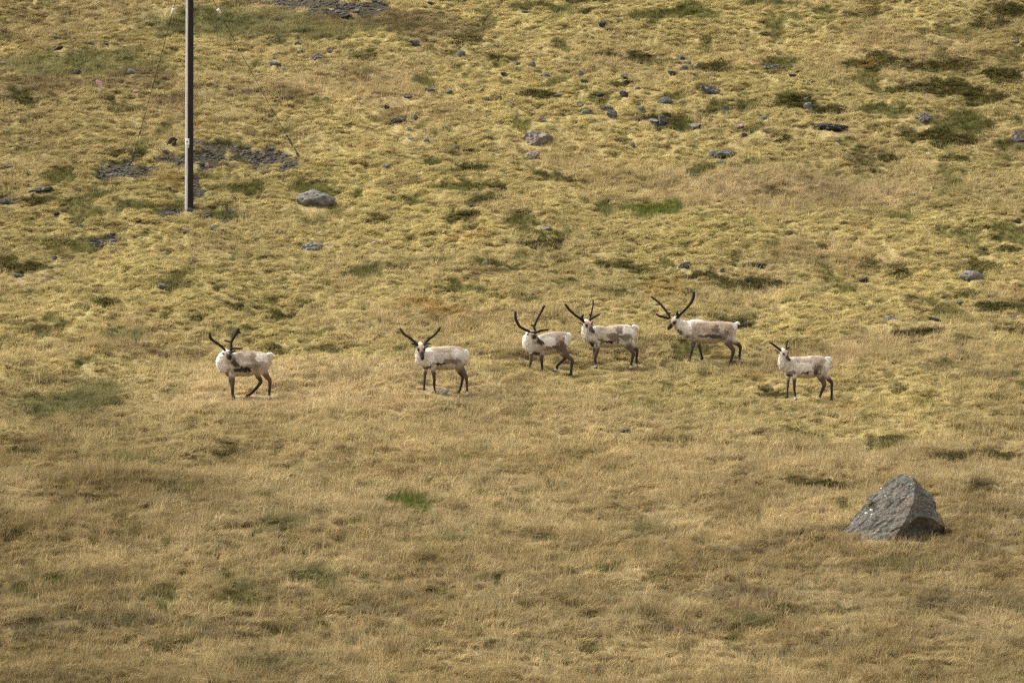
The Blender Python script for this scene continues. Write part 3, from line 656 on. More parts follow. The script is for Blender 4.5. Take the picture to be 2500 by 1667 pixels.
# ------------------------------------------------------------------ loose rubble (countless small stones)
def rubble():
    V, F, n = [], [], 0
    d_, f_ = ico(1)
    r_ = np.random.default_rng(12)
    P = []
    for (ex, ey, erx, ery) in screes:
        m = int(260 * erx * ery) + 60
        P.append(np.stack([ex + erx * 1.2 * r_.uniform(-1, 1, m), ey + ery * 1.2 * r_.uniform(-1, 1, m)], 1))
    P = np.concatenate(P)
    keep = grid_at(scree, P[:, 0], P[:, 1]) > r_.uniform(.06, .9, len(P))
    P = P[keep]
    Z = grid_at(z, P[:, 0], P[:, 1]); L = grid_at(lean, P[:, 0], P[:, 1])
    for (px_, py_), pz_, l_ in zip(P, Z, L):
        s = .024 * math.exp(r_.normal(.25, .45))
        nrm = r_.normal(size=(7, 3)); nrm /= np.linalg.norm(nrm, axis=1)[:, None]
        rad = np.minimum((r_.uniform(.5, 1, 7) / np.maximum(d_ @ nrm.T, 1e-3)).min(1), 1.3)
        v = d_ * rad[:, None] * s * np.array([1.4, 1.0, .6])
        a = r_.uniform(-.4, .4); v[:, 2] += v[:, 0] * a
        V.append(v + np.array([px_, py_ - l_, pz_ + .25 * s])); F += [[i + n for i in q] for q in f_]; n += len(v)
    m, nt, b = new_mat("rubble_stone", .9)
    n1_ = tex_noise(nt, 3.5, 3, .6)
    nt.links.new(ramp(nt, n1_.outputs[0], [(.3, (.036, .033, .026)), (.5, (.085, .078, .062)), (.7, (.170, .154, .124))]).outputs[0], b.inputs["Base Color"])
    o = mesh_np("rubble", np.concatenate(V), F, m, smooth=False); o["kind"] = "stuff"
rubble()

# ------------------------------------------------------------------ utility pole, its sign and its two guy wires
def tube_np(pts, rad, n=10, caps=True, lat=None, ratio=None):
    """tube along points; ratio = sideways radius / upright radius"""
    P = np.array(pts, float); r_ = np.array(rad, float); k = len(P)
    T = np.gradient(P, axis=0); T /= np.linalg.norm(T, axis=1)[:, None] + 1e-9
    lat0 = np.array(lat if lat is not None else (0, 1, 0), float)
    V, F = [], []
    for i in range(k):
        t = T[i]; l_ = lat0 - t * (lat0 @ t)
        if np.linalg.norm(l_) < 1e-3: l_ = np.cross(t, (1, 0, 0))
        l_ /= np.linalg.norm(l_); u_ = np.cross(t, l_)
        q = (ratio[i] if ratio is not None else 1.0)
        a = np.arange(n) / n * 2 * np.pi
        V.append(P[i] + r_[i] * (np.cos(a)[:, None] * l_ * q + np.sin(a)[:, None] * u_))
    F = [[i * n + j, i * n + (j + 1) % n, (i + 1) * n + (j + 1) % n, (i + 1) * n + j] for i in range(k - 1) for j in range(n)]
    V = np.concatenate(V)
    if caps: F += [list(range(n))[::-1], list(range((k - 1) * n, k * n))]
    return V, F
def box_np(cx, cy, cz, sx, sy, sz):
    v = [(cx + i * sx / 2, cy + j * sy / 2, cz + k * sz / 2) for i in (-1, 1) for j in (-1, 1) for k in (-1, 1)]
    return v, [[0, 1, 3, 2], [4, 6, 7, 5], [0, 4, 5, 1], [2, 3, 7, 6], [0, 2, 6, 4], [1, 5, 7, 3]]
def join_np(parts):
    V, F, n = [], [], 0
    for v, f in parts:
        V.append(np.array(v, float)); F += [[i + n for i in q] for q in f]; n += len(v)
    return np.concatenate(V), F
def solid(name, c, rough=.6, metal=0):
    m, nt, b = new_mat(name, rough); b.inputs["Base Color"].default_value = (*c, 1); b.inputs["Metallic"].default_value = metal
    n_ = tex_noise(nt, 60, 3, .6)
    nt.links.new(mixc(nt, 1, c, ramp(nt, n_.outputs[0], [(.3, (.7, .7, .7)), (.7, (1.1, 1.1, 1.1))]).outputs[0], 'MULTIPLY'), b.inputs["Base Color"])
    return m
plx, ply, pppm = at_px(461.5, 514)
plz = z_at(plx, ply)
footprints.append((plx, ply - .05, .24, .30))
pole = link(bpy.data.objects.new("utility_pole", None)); pole.location = (plx, ply, plz)
tag(pole, "tall weathered wooden utility pole with a small white sign, left of centre", "utility pole")
pm, nt, b = new_mat("creosoted_wood", .85)
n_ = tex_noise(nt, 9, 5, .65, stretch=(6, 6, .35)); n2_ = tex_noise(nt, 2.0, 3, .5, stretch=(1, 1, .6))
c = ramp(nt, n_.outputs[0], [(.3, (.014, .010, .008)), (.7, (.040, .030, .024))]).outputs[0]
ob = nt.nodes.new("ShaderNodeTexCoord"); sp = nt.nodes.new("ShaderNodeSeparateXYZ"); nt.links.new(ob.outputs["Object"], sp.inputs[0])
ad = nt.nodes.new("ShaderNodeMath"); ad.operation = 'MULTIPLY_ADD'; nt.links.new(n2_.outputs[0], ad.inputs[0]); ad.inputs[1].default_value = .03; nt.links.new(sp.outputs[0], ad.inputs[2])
# the left side is pale grey, the rest dark brown
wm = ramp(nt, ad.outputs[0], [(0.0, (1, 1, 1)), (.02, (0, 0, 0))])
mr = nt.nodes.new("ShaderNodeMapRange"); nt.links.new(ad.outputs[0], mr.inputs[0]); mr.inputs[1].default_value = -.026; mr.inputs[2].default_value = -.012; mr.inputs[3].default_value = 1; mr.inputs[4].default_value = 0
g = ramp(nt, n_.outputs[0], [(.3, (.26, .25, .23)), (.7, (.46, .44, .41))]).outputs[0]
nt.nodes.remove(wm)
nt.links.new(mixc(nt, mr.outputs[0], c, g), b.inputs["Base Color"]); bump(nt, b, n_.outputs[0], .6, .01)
PR = 20.3 / 2 / pppm
zs = np.linspace(-.25, 9.5, 40)
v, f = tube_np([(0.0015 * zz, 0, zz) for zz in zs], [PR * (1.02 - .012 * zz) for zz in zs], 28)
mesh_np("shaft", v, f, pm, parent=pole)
zl = (514 - 352) / pppm * 1.0
white = solid("white_enamel", (.75, .76, .74), .5); ink = solid("black_print", (.05, .05, .05), .6); steel = solid("galvanised_steel", (.16, .16, .16), .5, .6); porcelain = solid("white_porcelain", (.8, .8, .78), .35); cable = solid("steel_cable", (.045, .042, .04), .6, .4)
mesh_np("guy_band", *tube_np([(.0105, 0, 6.97), (.0105, 0, 7.15)], [PR * .99, PR * .99], 20), steel, smooth=False, parent=pole)
def curved_plate(cx, cz, w, h, t=.008, n=9):
    """a thin plate bent round the pole"""
    V, F = [], []
    for j, r_ in enumerate((PR + .004, PR + .004 + t)):
        for i in range(n):
            a = -math.pi / 2 + (cx - w / 2 + w * i / (n - 1)) / PR
            for zz in (cz - h / 2, cz + h / 2): V.append((r_ * math.cos(a), r_ * math.sin(a), zz))
    q = 2 * n
    for i in range(n - 1):
        F += [[q + 2 * i, q + 2 * i + 2, q + 2 * i + 3, q + 2 * i + 1], [2 * i, 2 * i + 1, 2 * i + 3, 2 * i + 2], [2 * i, 2 * i + 2, q + 2 * i + 2, q + 2 * i], [2 * i + 1, q + 2 * i + 1, q + 2 * i + 3, 2 * i + 3]]
    F += [[0, q, q + 1, 1], [q - 2, q - 1, 2 * q - 1, 2 * q - 2]]
    return V, F
sp_ = mesh_np("sign_plate", *curved_plate(-.052, zl + .02, .125, .19), white, smooth=False, parent=pole)
warn = [curved_plate(-.052, zl + .05 - .0159 * k, .012 + .016 * k, .0163, .0095, 3) for k in range(4)]
mesh_np("warning_triangle", *join_np(warn), ink, smooth=False, parent=sp_)
mesh_np("printed_line", *curved_plate(-.052, zl - .05, .08, .012, .0095, 5), ink, smooth=False, parent=sp_)
t2 = mesh_np("number_tag", *curved_plate(-.040, zl - .125, .085, .055), white, smooth=False, parent=pole)
mesh_np("tag_print", *join_np([curved_plate(-.040, zl - .118, .06, .012, .0095, 5)]), ink, smooth=False, parent=t2)
def guy(x0, y0, x1, y1, beads, label):
    """wire from its ground anchor (pixels) up to the pole head"""
    ax_, ay_, appm = at_px(x0, y0); az_ = z_at(ax_, ay_)
    A = np.array((ax_, ay_, az_ + .03))
    # it is fixed to the pole about 7 m up; (x1, y1) is a second measured point of the line
    top = np.array((plx + (.010 + PR if x1 > 461 else .010 - PR), ply, plz + 7.07))
    u1 = (x1 - 1250) / 2500 * TAN; v1 = ray_v(y1)
    # depth chosen along the line so that it runs through that direction
    q = (u1 * A[1] - A[0]) / ((top[0] - A[0]) - u1 * (top[1] - A[1])) if abs((top[0] - A[0]) - u1 * (top[1] - A[1])) > 1e-6 else .6
    root = link(bpy.data.objects.new("guy_wire", None)); root.location = A
    tag(root, label, "guy wire", "guy wires staying the utility pole")
    zq = (CAM_Z + v1 * (A[1] + q * (top[1] - A[1])) - A[2]) / max(q, .05)
    end = np.array((top[0] - A[0], top[1] - A[1], zq)); Lg = np.linalg.norm(end); dr = end / Lg
    side = np.cross(dr, (0, 1, 0)); side /= np.linalg.norm(side)
    pts = [dr * Lg * t + np.array((0, 0, -.10 * 4 * t * (1 - t))) for t in np.linspace(0, 1, 24)]
    mesh_np("cable", *tube_np(pts, [.0085] * 24, 6), cable, parent=root)
    def at_y(yy):
        best = min(np.linspace(0, 1, 800), key=lambda t: abs((833.5 - yy) / 2500 * TAN + PITCH - (A[2] + end[2] * t - .4 * t * (1 - t) - CAM_Z) / (A[1] + end[1] * t)))
        return end * best + np.array((0, 0, -.4 * best * (1 - best)))
    for nm, y_, ln, r_, mt in beads:
        p = at_y(y_)
        if nm == "insulator":
            mesh_np(nm, *tube_np([p + dr * s for s in (-.10, -.07, -.03, .0, .03, .07, .10)], [.025, .05, .038, .052, .038, .05, .025], 12), mt, parent=root)
        elif nm == "turnbuckle":
            prt = [tube_np([p - dr * ln / 2 + side * .02 * s_, p + dr * ln / 2 + side * .02 * s_], [.011, .011], 6) for s_ in (-1, 1)]
            prt += [tube_np([p + dr * (ln / 2 * s_ - .03), p + dr * (ln / 2 * s_ + .03)], [r_, r_], 8) for s_ in (-1, 1)]
            mesh_np(nm, *join_np(prt), mt, parent=root)
        else:
            mesh_np(nm, *tube_np([p - dr * ln / 2, p - dr * ln * .3, p + dr * ln * .3, p + dr * ln / 2], [r_ * .6, r_, r_, r_ * .6], 8), mt, parent=root)
    mesh_np("anchor_rod", *tube_np([(0, 0, -.25), (0, 0, 0), dr * .45], [.02, .02, .02], 8), steel, parent=root)
guy(320, 403, 426.5, 0, [("insulator", 27, .2, .05, porcelain), ("cable_clamp", 322, .14, .026, steel), ("turnbuckle", 380, .34, .024, steel), ("thimble", 395, .12, .036, steel)], "thin steel guy wire on the left side of the pole, anchored in moss")
guy(731, 394, 521, 0, [("insulator", 27, .2, .05, porcelain), ("cable_clamp", 332, .16, .026, steel), ("turnbuckle", 345, .26, .024, steel), ("thimble", 375, .14, .036, steel)], "thin steel guy wire slanting down on the right side of the pole")

# ------------------------------------------------------------------ reindeer
PAL = dict(white=(.82, .765, .67), cream=(.61, .53, .43), tan=(.33, .235, .165), brown=(.108, .070, .047), dark=(.022, .015, .011), black=(.012, .010, .009), belly=(.46, .375, .235), grey=(.046, .035, .029))
PAL = {k: np.array(v) for k, v in PAL.items()}
fm, nt, b = new_mat("reindeer_coat", .95)
at = nt.nodes.new("ShaderNodeAttribute"); at.attribute_name = "coat"
n_ = tex_noise(nt, 42, 5, .7, stretch=(1, 1, .45)); n2_ = tex_noise(nt, 9, 4, .6)
c = mixc(nt, 1, at.outputs["Color"], ramp(nt, n_.outputs[0], [(.3, (.80, .78, .76)), (.62, (1.06, 1.06, 1.06))]).outputs[0], 'MULTIPLY')
c = mixc(nt, 1, c, ramp(nt, n2_.outputs[0], [(.35, (.88, .86, .84)), (.6, (1.04, 1.04, 1.04))]).outputs[0], 'MULTIPLY')
nt.links.new(c, b.inputs["Base Color"]); bump(nt, b, n_.outputs[0], .5, .015)
b.inputs["Specular IOR Level"].default_value = .1
b.inputs["Sheen Weight"].default_value = .15
am, nt, b = new_mat("antler_velvet", .9)
n_ = tex_noise(nt, 20, 4, .6)
nt.links.new(ramp(nt, n_.outputs[0], [(.3, (.011, .008, .006)), (.7, (.034, .023, .017))]).outputs[0], b.inputs["Base Color"])
em, nt, b = new_mat("eye_black", .15); b.inputs["Base Color"].default_value = (.006, .005, .005, 1); b.inputs["Specular IOR Level"].default_value = .5

def dense(pts, n=5):
    """Catmull-Rom through rows of numbers"""
    P = np.array(pts, float); P = np.vstack([2 * P[0] - P[1], P, 2 * P[-1] - P[-2]])
    out = []
    for i in range(1, len(P) - 2):
        for t in np.arange(n) / n:
            a, b_, c_, d_ = P[i - 1], P[i], P[i + 1], P[i + 2]
            out.append(.5 * (2 * b_ + (c_ - a) * t + (2 * a - 5 * b_ + 4 * c_ - d_) * t * t + (3 * b_ - 3 * c_ + d_ - a) * t**3))
    out.append(P[-2]); return np.array(out)
def round_ends(P, r_, q, bulge=1.0):
    """hemispherical ends"""
    def end(p0, p1, r0):
        t = (p0 - p1) / (np.linalg.norm(p0 - p1) + 1e-9)
        return [(p0 + t * r0 * bulge * math.sin(a), r0 * math.cos(a)) for a in (.5, 1.0, 1.35)]
    a = end(P[0], P[1], r_[0])[::-1]; z_ = end(P[-1], P[-2], r_[-1])
    P2 = np.vstack([[e[0] for e in a], P, [e[0] for e in z_]])
    return P2, np.concatenate([[e[1] for e in a], r_, [e[1] for e in z_]]), np.concatenate([[q[0]] * 3, q, [q[-1]] * 3])
def voxel_union(parts, size, smooth_it, name):
    v, f = join_np(parts)
    me = bpy.data.meshes.new(name); me.from_pydata([tuple(p) for p in v], [], f)
    bm = bmesh.new(); bm.from_mesh(me); bmesh.ops.recalc_face_normals(bm, faces=bm.faces); bm.to_mesh(me); bm.free()
    o = link(bpy.data.objects.new(name, me))
    md = o.modifiers.new("r", 'REMESH'); md.mode = 'VOXEL'; md.voxel_size = size
    sm = o.modifiers.new("s", 'SMOOTH'); sm.factor = .5; sm.iterations = smooth_it
    dg = bpy.context.evaluated_depsgraph_get(); dg.update()
    out = bpy.data.meshes.new_from_object(o.evaluated_get(dg))
    bpy.data.objects.remove(o); bpy.data.meshes.remove(me)
    out.name = name
    out.polygons.foreach_set("use_smooth", [True] * len(out.polygons))
    return out
def seg_dist(V, P, r_):
    """distance to a thick polyline relative to its radius, and the place along it (0..1)"""
    best = np.full(len(V), 9e9); tt = np.zeros(len(V))
    L = np.concatenate([[0], np.cumsum(np.linalg.norm(np.diff(P, axis=0), axis=1))]); L /= L[-1]
    for i in range(len(P) - 1):
        d_ = P[i + 1] - P[i]; s = np.clip(((V - P[i]) @ d_) / (d_ @ d_ + 1e-12), 0, 1)
        dist = np.linalg.norm(V - P[i] - s[:, None] * d_, axis=1) / (r_[i] + s * (r_[i + 1] - r_[i]))
        m = dist < best; best[m] = dist[m]; tt[m] = (L[i] + s * (L[i + 1] - L[i]))[m]
    return best, tt

def build_reindeer(D, k):
    rx_, ry_, ppm = D['root']; f = D['f']; s = 1.0 / (f * ppm)
    fx_, fy_ = D['foot']; rz = z_at(rx_, ry_)
    def loc(X_, Y_, w_): return np.array(((X_ - fx_) * s, -w_, (fy_ - Y_) * s))
    root = link(bpy.data.objects.new("reindeer", None)); root.location = (rx_, ry_, rz)
    tag(root, D['label'], "reindeer", "reindeer standing on the hillside")
    parts, chains = [], {}
    T = dense([(X_, (a + b_) / 2, (b_ - a) / 2, hw, w_) for X_, a, b_, hw, w_ in D['torso']], 3)
    P = np.array([loc(t[0], t[1], t[4]) for t in T]); r_ = T[:, 2] * s - .012; q = (T[:, 3] - .01) / r_
    chains['torso'] = (P, (r_ + T[:, 3]) / 2)
    Pe, re, qe = round_ends(P, r_, q, .35); parts.append(tube_np(Pe, re, 20, ratio=qe))
    # neck
    T = dense(D['neck'], 4); P = np.array([loc(t[0], t[1], t[3]) for t in T]); r_ = T[:, 2] * s
    chains['neck'] = (P, r_)
    Pe, re, qe = round_ends(P, r_, np.full(len(r_), .80)); parts.append(tube_np(Pe, re, 18, ratio=qe))
    # head, shaped in its own frame: a = along the nose, n = up off the forehead, sd = sideways
    (px_, py_, pw), (nx_, ny_, nw), up = D['head']
    p0, p1 = loc(px_, py_, pw), loc(nx_, ny_, nw)
    ax = p1 - p0; HL = np.linalg.norm(ax); ax /= HL; sc = HL / .40
    up = np.array((up[0], -up[2], up[1])); up -= ax * (up @ ax); up /= np.linalg.norm(up); sd = np.cross(ax, up)
    H = dense([(-.06, .060, .055, -.005), (0, .088, .078, -.015), (.06, .098, .088, -.025), (.12, .094, .086, -.034), (.19, .078, .066, -.044), (.26, .062, .051, -.050), (.33, .058, .049, -.052), (.375, .050, .045, -.050)], 3)
    P = np.array([p0 + (h[0] * ax + h[3] * up) * sc for h in H]); r_ = H[:, 1] * sc
    chains['head'] = (P, r_ * .95)
    Pe, re, qe = round_ends(P, r_, H[:, 2] / H[:, 1]); parts.append(tube_np(Pe, re, 18, lat=sd, ratio=qe))
    for sg in (-1, 1):                                  # brow ridges and pedicles
        c0 = p0 + (ax * .10 + up * .035 + sd * sg * .062) * sc
        parts.append(tube_np(*round_ends(np.array([c0 - ax * .03 * sc, c0, c0 + ax * .03 * sc]), np.array([.022, .030, .022]) * sc, np.ones(3))[:2], 10))
    # ears
    ear_ch = []
    for e0, e1 in D['ears']:
        a_, b_ = loc(*e0), loc(*e1); m_ = (a_ + b_) / 2
        ear = np.array([a_ - (b_ - a_) * .25, a_, a_ * .6 + b_ * .4, a_ * .3 + b_ * .7, b_]); er = np.array([.022, .026, .042, .034, .010])
        ear_ch.append((ear, er)); parts.append(tube_np(ear, er, 12, lat=np.cross(b_ - a_, ax), ratio=np.full(5, .45)))
    # legs
    leg_ch = []
    for li, leg in enumerate(D['legs']):
        T = np.array(leg, float); P = np.array([loc(t[0], t[1], t[3]) for t in T]); r_ = T[:, 2] * s * .95
        if li not in D['plant_lift']:                   # bring the hoof down to the turf, bending the whole lower leg
            gz = z_at(rx_ + P[-1][0], ry_ + P[-1][1]) - rz
            dz = gz + .005 - (P[-1][2] - r_[-1] * .6)
            wgt = np.clip((P[0][2] - P[:, 2]) / (P[0][2] - P[-1][2]), 0, 1); P[:, 2] += dz * wgt
        Dn = dense(np.column_stack([P, r_]), 4); P, r_ = Dn[:, :3], Dn[:, 3]
        leg_ch.append((P, r_)); qq = np.where(r_ > .06, .72, 1.0)
        Pe, re, qe = round_ends(P, r_, qq); parts.append(tube_np(Pe, re, 14, ratio=qe))
        toe = P[-1]
        parts.append(tube_np([toe + (-.005, 0, .03), toe + (-.03 if li != 9 else 0, -.01, -.012), toe + (-.055, -.015, -.022)], [.034, .034, .020], 10))
    T = dense(D['tail'], 3); P = np.array([loc(t[0], t[1], t[3]) for t in T]); r_ = T[:, 2] * s * .72
    tail_ch = (P, r_); Pe, re, qe = round_ends(P, r_, np.full(len(r_), .8)); parts.append(tube_np(Pe, re, 12, ratio=qe))
    me = voxel_union(parts, .0125, 3, "body")
    # shaggy relief and coat colours
    n = len(me.vertices); V = np.empty(n * 3, np.float32); me.vertices.foreach_get("co", V); V = V.reshape(-1, 3).astype(float)
    N = np.empty(n * 3, np.float32); me.vertices.foreach_get("normal", N); N = N.reshape(-1, 3)
    nzv = fbm(V[:, 0] + .7 * V[:, 1], V[:, 2] + .3 * V[:, 1], .11, .16, 3, 3 + k); nzb = fbm(V[:, 0] + V[:, 1], V[:, 2] - V[:, 1] * .5, .035, .06, 2, 9 + k); nzc = fbm(V[:, 0] + 2, V[:, 2] + V[:, 1], .28, .22, 3, 19 + k)
    Xp, Yp = V[:, 0] / s + fx_, fy_ - V[:, 2] / s
    names = ['torso', 'neck', 'head'] + ['leg%d' % i for i in range(len(leg_ch))] + ['tail'] + ['ear%d' % i for i in range(len(ear_ch))]
    chs = [chains['torso'], chains['neck'], chains['head']] + leg_ch + [tail_ch] + ear_ch
    DT = [seg_dist(V, *c_) for c_ in chs]
    Wt = np.stack([np.exp(-7.0 * d_) for d_, _ in DT], 1)
    # trunk colour
    ct = np.tile(PAL['cream'], (n, 1))
    wj = 42 * nzv + 26 * nzb
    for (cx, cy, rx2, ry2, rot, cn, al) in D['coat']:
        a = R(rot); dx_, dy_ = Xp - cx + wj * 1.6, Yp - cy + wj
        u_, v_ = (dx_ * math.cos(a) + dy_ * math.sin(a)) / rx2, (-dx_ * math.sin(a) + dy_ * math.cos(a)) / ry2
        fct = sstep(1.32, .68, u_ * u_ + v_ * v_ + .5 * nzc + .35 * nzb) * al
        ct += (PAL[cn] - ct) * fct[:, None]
    mot = sstep(.18, .42, nzc + .4 * nzv) * D['mott'] * .6
    ct += (PAL['brown'] * 1.4 - ct) * (mot * (ct[:, 0] > .3))[:, None]
    cols = {'torso': ct, 'neck': ct + (PAL['white'] - ct) * (.45 * (ct[:, :1] > .25))}
    # head
    rel = (V - p0) / sc; a_, s_, n__ = rel @ ax, rel @ sd, rel @ up
    ch = np.tile(PAL['tan'] * 1.15, (n, 1))
    def put(mask, c_): ch[:] = ch + (c_ - ch) * np.clip(mask, 0, 1)[:, None]
    put(sstep(-.03, -.08, n__) * .85, PAL['cream']); put(sstep(.045, -.02, a_), PAL['white'])
    dk = D['dark']
    put(sstep(1.3, .75, ((a_ - .125) / (.062 + .02 * dk))**2 + ((np.abs(s_) - .078) / .05)**2 + ((n__ + .005) / (.054 + .025 * dk))**2), PAL['black'])
    put(sstep(.225 - .04 * dk, .26, a_ + .02 * nzb), PAL['black']); put(sstep(.12, .24, a_) * sstep(-.05, .01, n__) * (.25 + .75 * dk), PAL['dark']); put(sstep(.6, .7, dk) * sstep(.15, .2, a_) * sstep(-.02, -.06, n__) * .6, PAL['dark'] * 1.5)
    put(sstep(.375, .395, a_) * sstep(-.03, -.055, n__) * .7, PAL['cream'] * .7)
    cols['head'] = ch
    for i, (d_, t_) in enumerate(DT[3:3 + len(leg_ch)]):
        top = ct * .75 + PAL['brown'] * .25
        fr = sstep(.10, .34, t_ + .05 * nzv)[:, None]; lo = sstep(.45, .72, t_ + .04 * nzv)[:, None]
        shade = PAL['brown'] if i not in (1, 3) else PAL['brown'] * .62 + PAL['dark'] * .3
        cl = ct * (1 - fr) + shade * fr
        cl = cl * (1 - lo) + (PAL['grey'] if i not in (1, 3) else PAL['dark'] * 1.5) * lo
        hk = sstep(.96, .985, t_)[:, None]; cl = cl * (1 - hk) + PAL['dark'] * hk
        if D['socks'][i]:
            fs = sstep(.89, .92, t_)[:, None] * sstep(.99, .965, t_)[:, None]; cl = cl * (1 - fs * .65) + PAL['white'] * fs * .65
        cols['leg%d' % i] = cl
    cols['tail'] = np.tile(PAL['white'] * 1.1, (n, 1))
    for i in range(len(ear_ch)):
        e = DT[4 + len(leg_ch) + i][1]; cols['ear%d' % i] = PAL['tan'] * .8 * (1 - e)[:, None] + PAL['dark'] * e[:, None]
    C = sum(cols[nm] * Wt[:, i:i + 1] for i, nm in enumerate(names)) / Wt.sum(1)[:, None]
    trunkish = np.clip((Wt[:, 0] + Wt[:, 1]) / Wt.sum(1), 0, 1)
    V = V + N * ((.010 * nzv + .005 * nzb) * (.2 + .8 * trunkish) + Wt[:, 1] / Wt.sum(1) * (.020 * nzb + .012 * nzv))[:, None]
    me.vertices.foreach_set("co", V.astype(np.float32).ravel()); me.update()
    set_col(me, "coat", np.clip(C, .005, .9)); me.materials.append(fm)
    body = link(bpy.data.objects.new("body", me)); body.parent = root
    # guard hairs: shaggy on neck and trunk
    rf = np.random.default_rng(200 + k); pick = rf.choice(n, 6500); pick = pick[trunkish[pick] > rf.uniform(.4, .8, 6500)]
    nk = (Wt[:, 1] / Wt.sum(1))[pick][:, None]; p_ = V[pick]; q_ = N[pick]; m_ = len(pick)
    dirn = np.array((.8, 0, -.6)) * (1 - nk) + np.array((.15, -.1, -1.0)) * nk + rf.normal(0, .28, (m_, 3)); dirn /= np.linalg.norm(dirn, axis=1)[:, None]
    ln = (rf.uniform(.025, .05, m_)[:, None]) * (1 + .6 * nk); sd_ = np.cross(dirn, q_); sd_ /= np.linalg.norm(sd_, axis=1)[:, None] + 1e-6
    b0 = p_ - q_ * .004; HV = np.stack([b0 - sd_ * .006, b0 + sd_ * .006, b0 + dirn * ln + q_ * (.008 + .010 * nk)], 1).reshape(-1, 3)
    fo = mesh_np("fur", HV, [[3 * j, 3 * j + 1, 3 * j + 2] for j in range(m_)], fm, smooth=False, parent=root)
    set_col(fo.data, "coat", np.repeat(np.clip(C[pick] * rf.uniform(.86, 1.12, m_)[:, None], .005, .9), 3, axis=0))
    for prt in D['antlers']:
        tb = []
        for pl in prt:
            Q = dense([(*loc(p[0], p[1], p[2]), p[3] * s * 1.14) for p in pl], 4)
            tb.append(tube_np(*round_ends(Q[:, :3], Q[:, 3], np.ones(len(Q)))[:2], 10))
        ame = voxel_union(tb, .008, 3, "antler"); ame.materials.append(am)
        link(bpy.data.objects.new("antler", ame)).parent = root
    d_, f_ = ico(2)
    for sg in (-1, 1):
        c0 = p0 + (ax * .125 + up * .0 + sd * sg * .080) * sc
        mesh_np("eye", d_ * .021 * sc + c0, f_, em, parent=root)
for k, D in enumerate(DEER): build_reindeer(D, k)

# ------------------------------------------------------------------ moss fringe, grass and heath, strand by strand
def leaf_mat(name, var):
    m = bpy.data.materials.new(name); m.use_nodes = True; nt = m.node_tree; nt.nodes.clear()
    at = nt.nodes.new("ShaderNodeAttribute"); at.attribute_type = 'INSTANCER'; at.attribute_name = "tint"
    av = nt.nodes.new("ShaderNodeAttribute"); av.attribute_name = "strand"
    c = mixc(nt, 1, at.outputs["Color"], av.outputs["Color"], 'MULTIPLY')
    d = nt.nodes.new("ShaderNodeBsdfDiffuse"); t = nt.nodes.new("ShaderNodeBsdfTranslucent"); mx = nt.nodes.new("ShaderNodeMixShader"); o = nt.nodes.new("ShaderNodeOutputMaterial")
    mx.inputs[0].default_value = var
    nt.links.new(c, d.inputs[0]); nt.links.new(c, t.inputs[0]); nt.links.new(d.outputs[0], mx.inputs[1]); nt.links.new(t.outputs[0], mx.inputs[2]); nt.links.new(mx.outputs[0], o.inputs[0])
    return m
strand_mat = leaf_mat("plant_strands", .42)
def tuft(name, seed, n, spread, length, lean, droop, width, jit, wind=(0, 0)):
    r_ = np.random.default_rng(seed); V, F, Cc = [], [], []
    for i in range(n):
        a = r_.uniform(0, 2 * np.pi); rr = spread * math.sqrt(r_.random()); L = r_.uniform(*length); le = r_.uniform(*lean)
        d_ = np.array((math.cos(a) + wind[0], math.sin(a) + wind[1])); d_ /= np.linalg.norm(d_) + 1e-6
        base = np.array((rr * math.cos(a * 3.1 + i), rr * math.sin(a * 3.1 + i), -.02))
        sdv = np.array((-d_[1], d_[0], 0)); w_ = width * r_.uniform(.7, 1.3); p = base.copy(); ang = math.pi / 2 - le; n0 = len(V)
        for q in range(4):
            ww = w_ * (1, .85, .55, .12)[q]
            V += [p - sdv * ww / 2, p + sdv * ww / 2]
            p = p + L / 3 * np.array((d_[0] * math.cos(ang), d_[1] * math.cos(ang), math.sin(ang))); ang -= droop * r_.uniform(.6, 1.3)
        F += [[n0 + 2 * q, n0 + 2 * q + 1, n0 + 2 * q + 3, n0 + 2 * q + 2] for q in range(3)]
        g = 1 + r_.uniform(-jit, jit); wb = r_.uniform(-.06, .06)
        Cc += [(g * (1 + wb), g, g * (1 - wb))] * 8
    me = bpy.data.meshes.new(name); me.from_pydata([tuple(v) for v in V], [], F); me.update()
    set_col(me, "strand", np.array(Cc)); me.materials.append(strand_mat)
    return me
def shrub(name, seed, n, rad, h):
    r_ = np.random.default_rng(seed); V, F, Cc = [], [], []
    for i in range(n):
        a = r_.uniform(0, 2 * np.pi); rr = rad * math.sqrt(r_.random()); c_ = np.array((rr * math.cos(a), rr * math.sin(a), h * r_.random() * (1 - .6 * (rr / rad)**2)))
        u_ = r_.normal(size=3); u_ /= np.linalg.norm(u_); v_ = np.cross(u_, r_.normal(size=3)); v_ /= np.linalg.norm(v_)
        L = r_.uniform(.02, .04); n0 = len(V)
        V += [c_ - u_ * L, c_ + v_ * L * .45, c_ + u_ * L, c_ - v_ * L * .45]; F.append([n0, n0 + 1, n0 + 2, n0 + 3])
        g = 1 + r_.uniform(-.45, .45); Cc += [(g, g, g)] * 4
    me = bpy.data.meshes.new(name); me.from_pydata([tuple(v) for v in V], [], F); me.update()
    set_col(me, "strand", np.array(Cc)); me.materials.append(strand_mat)
    return me
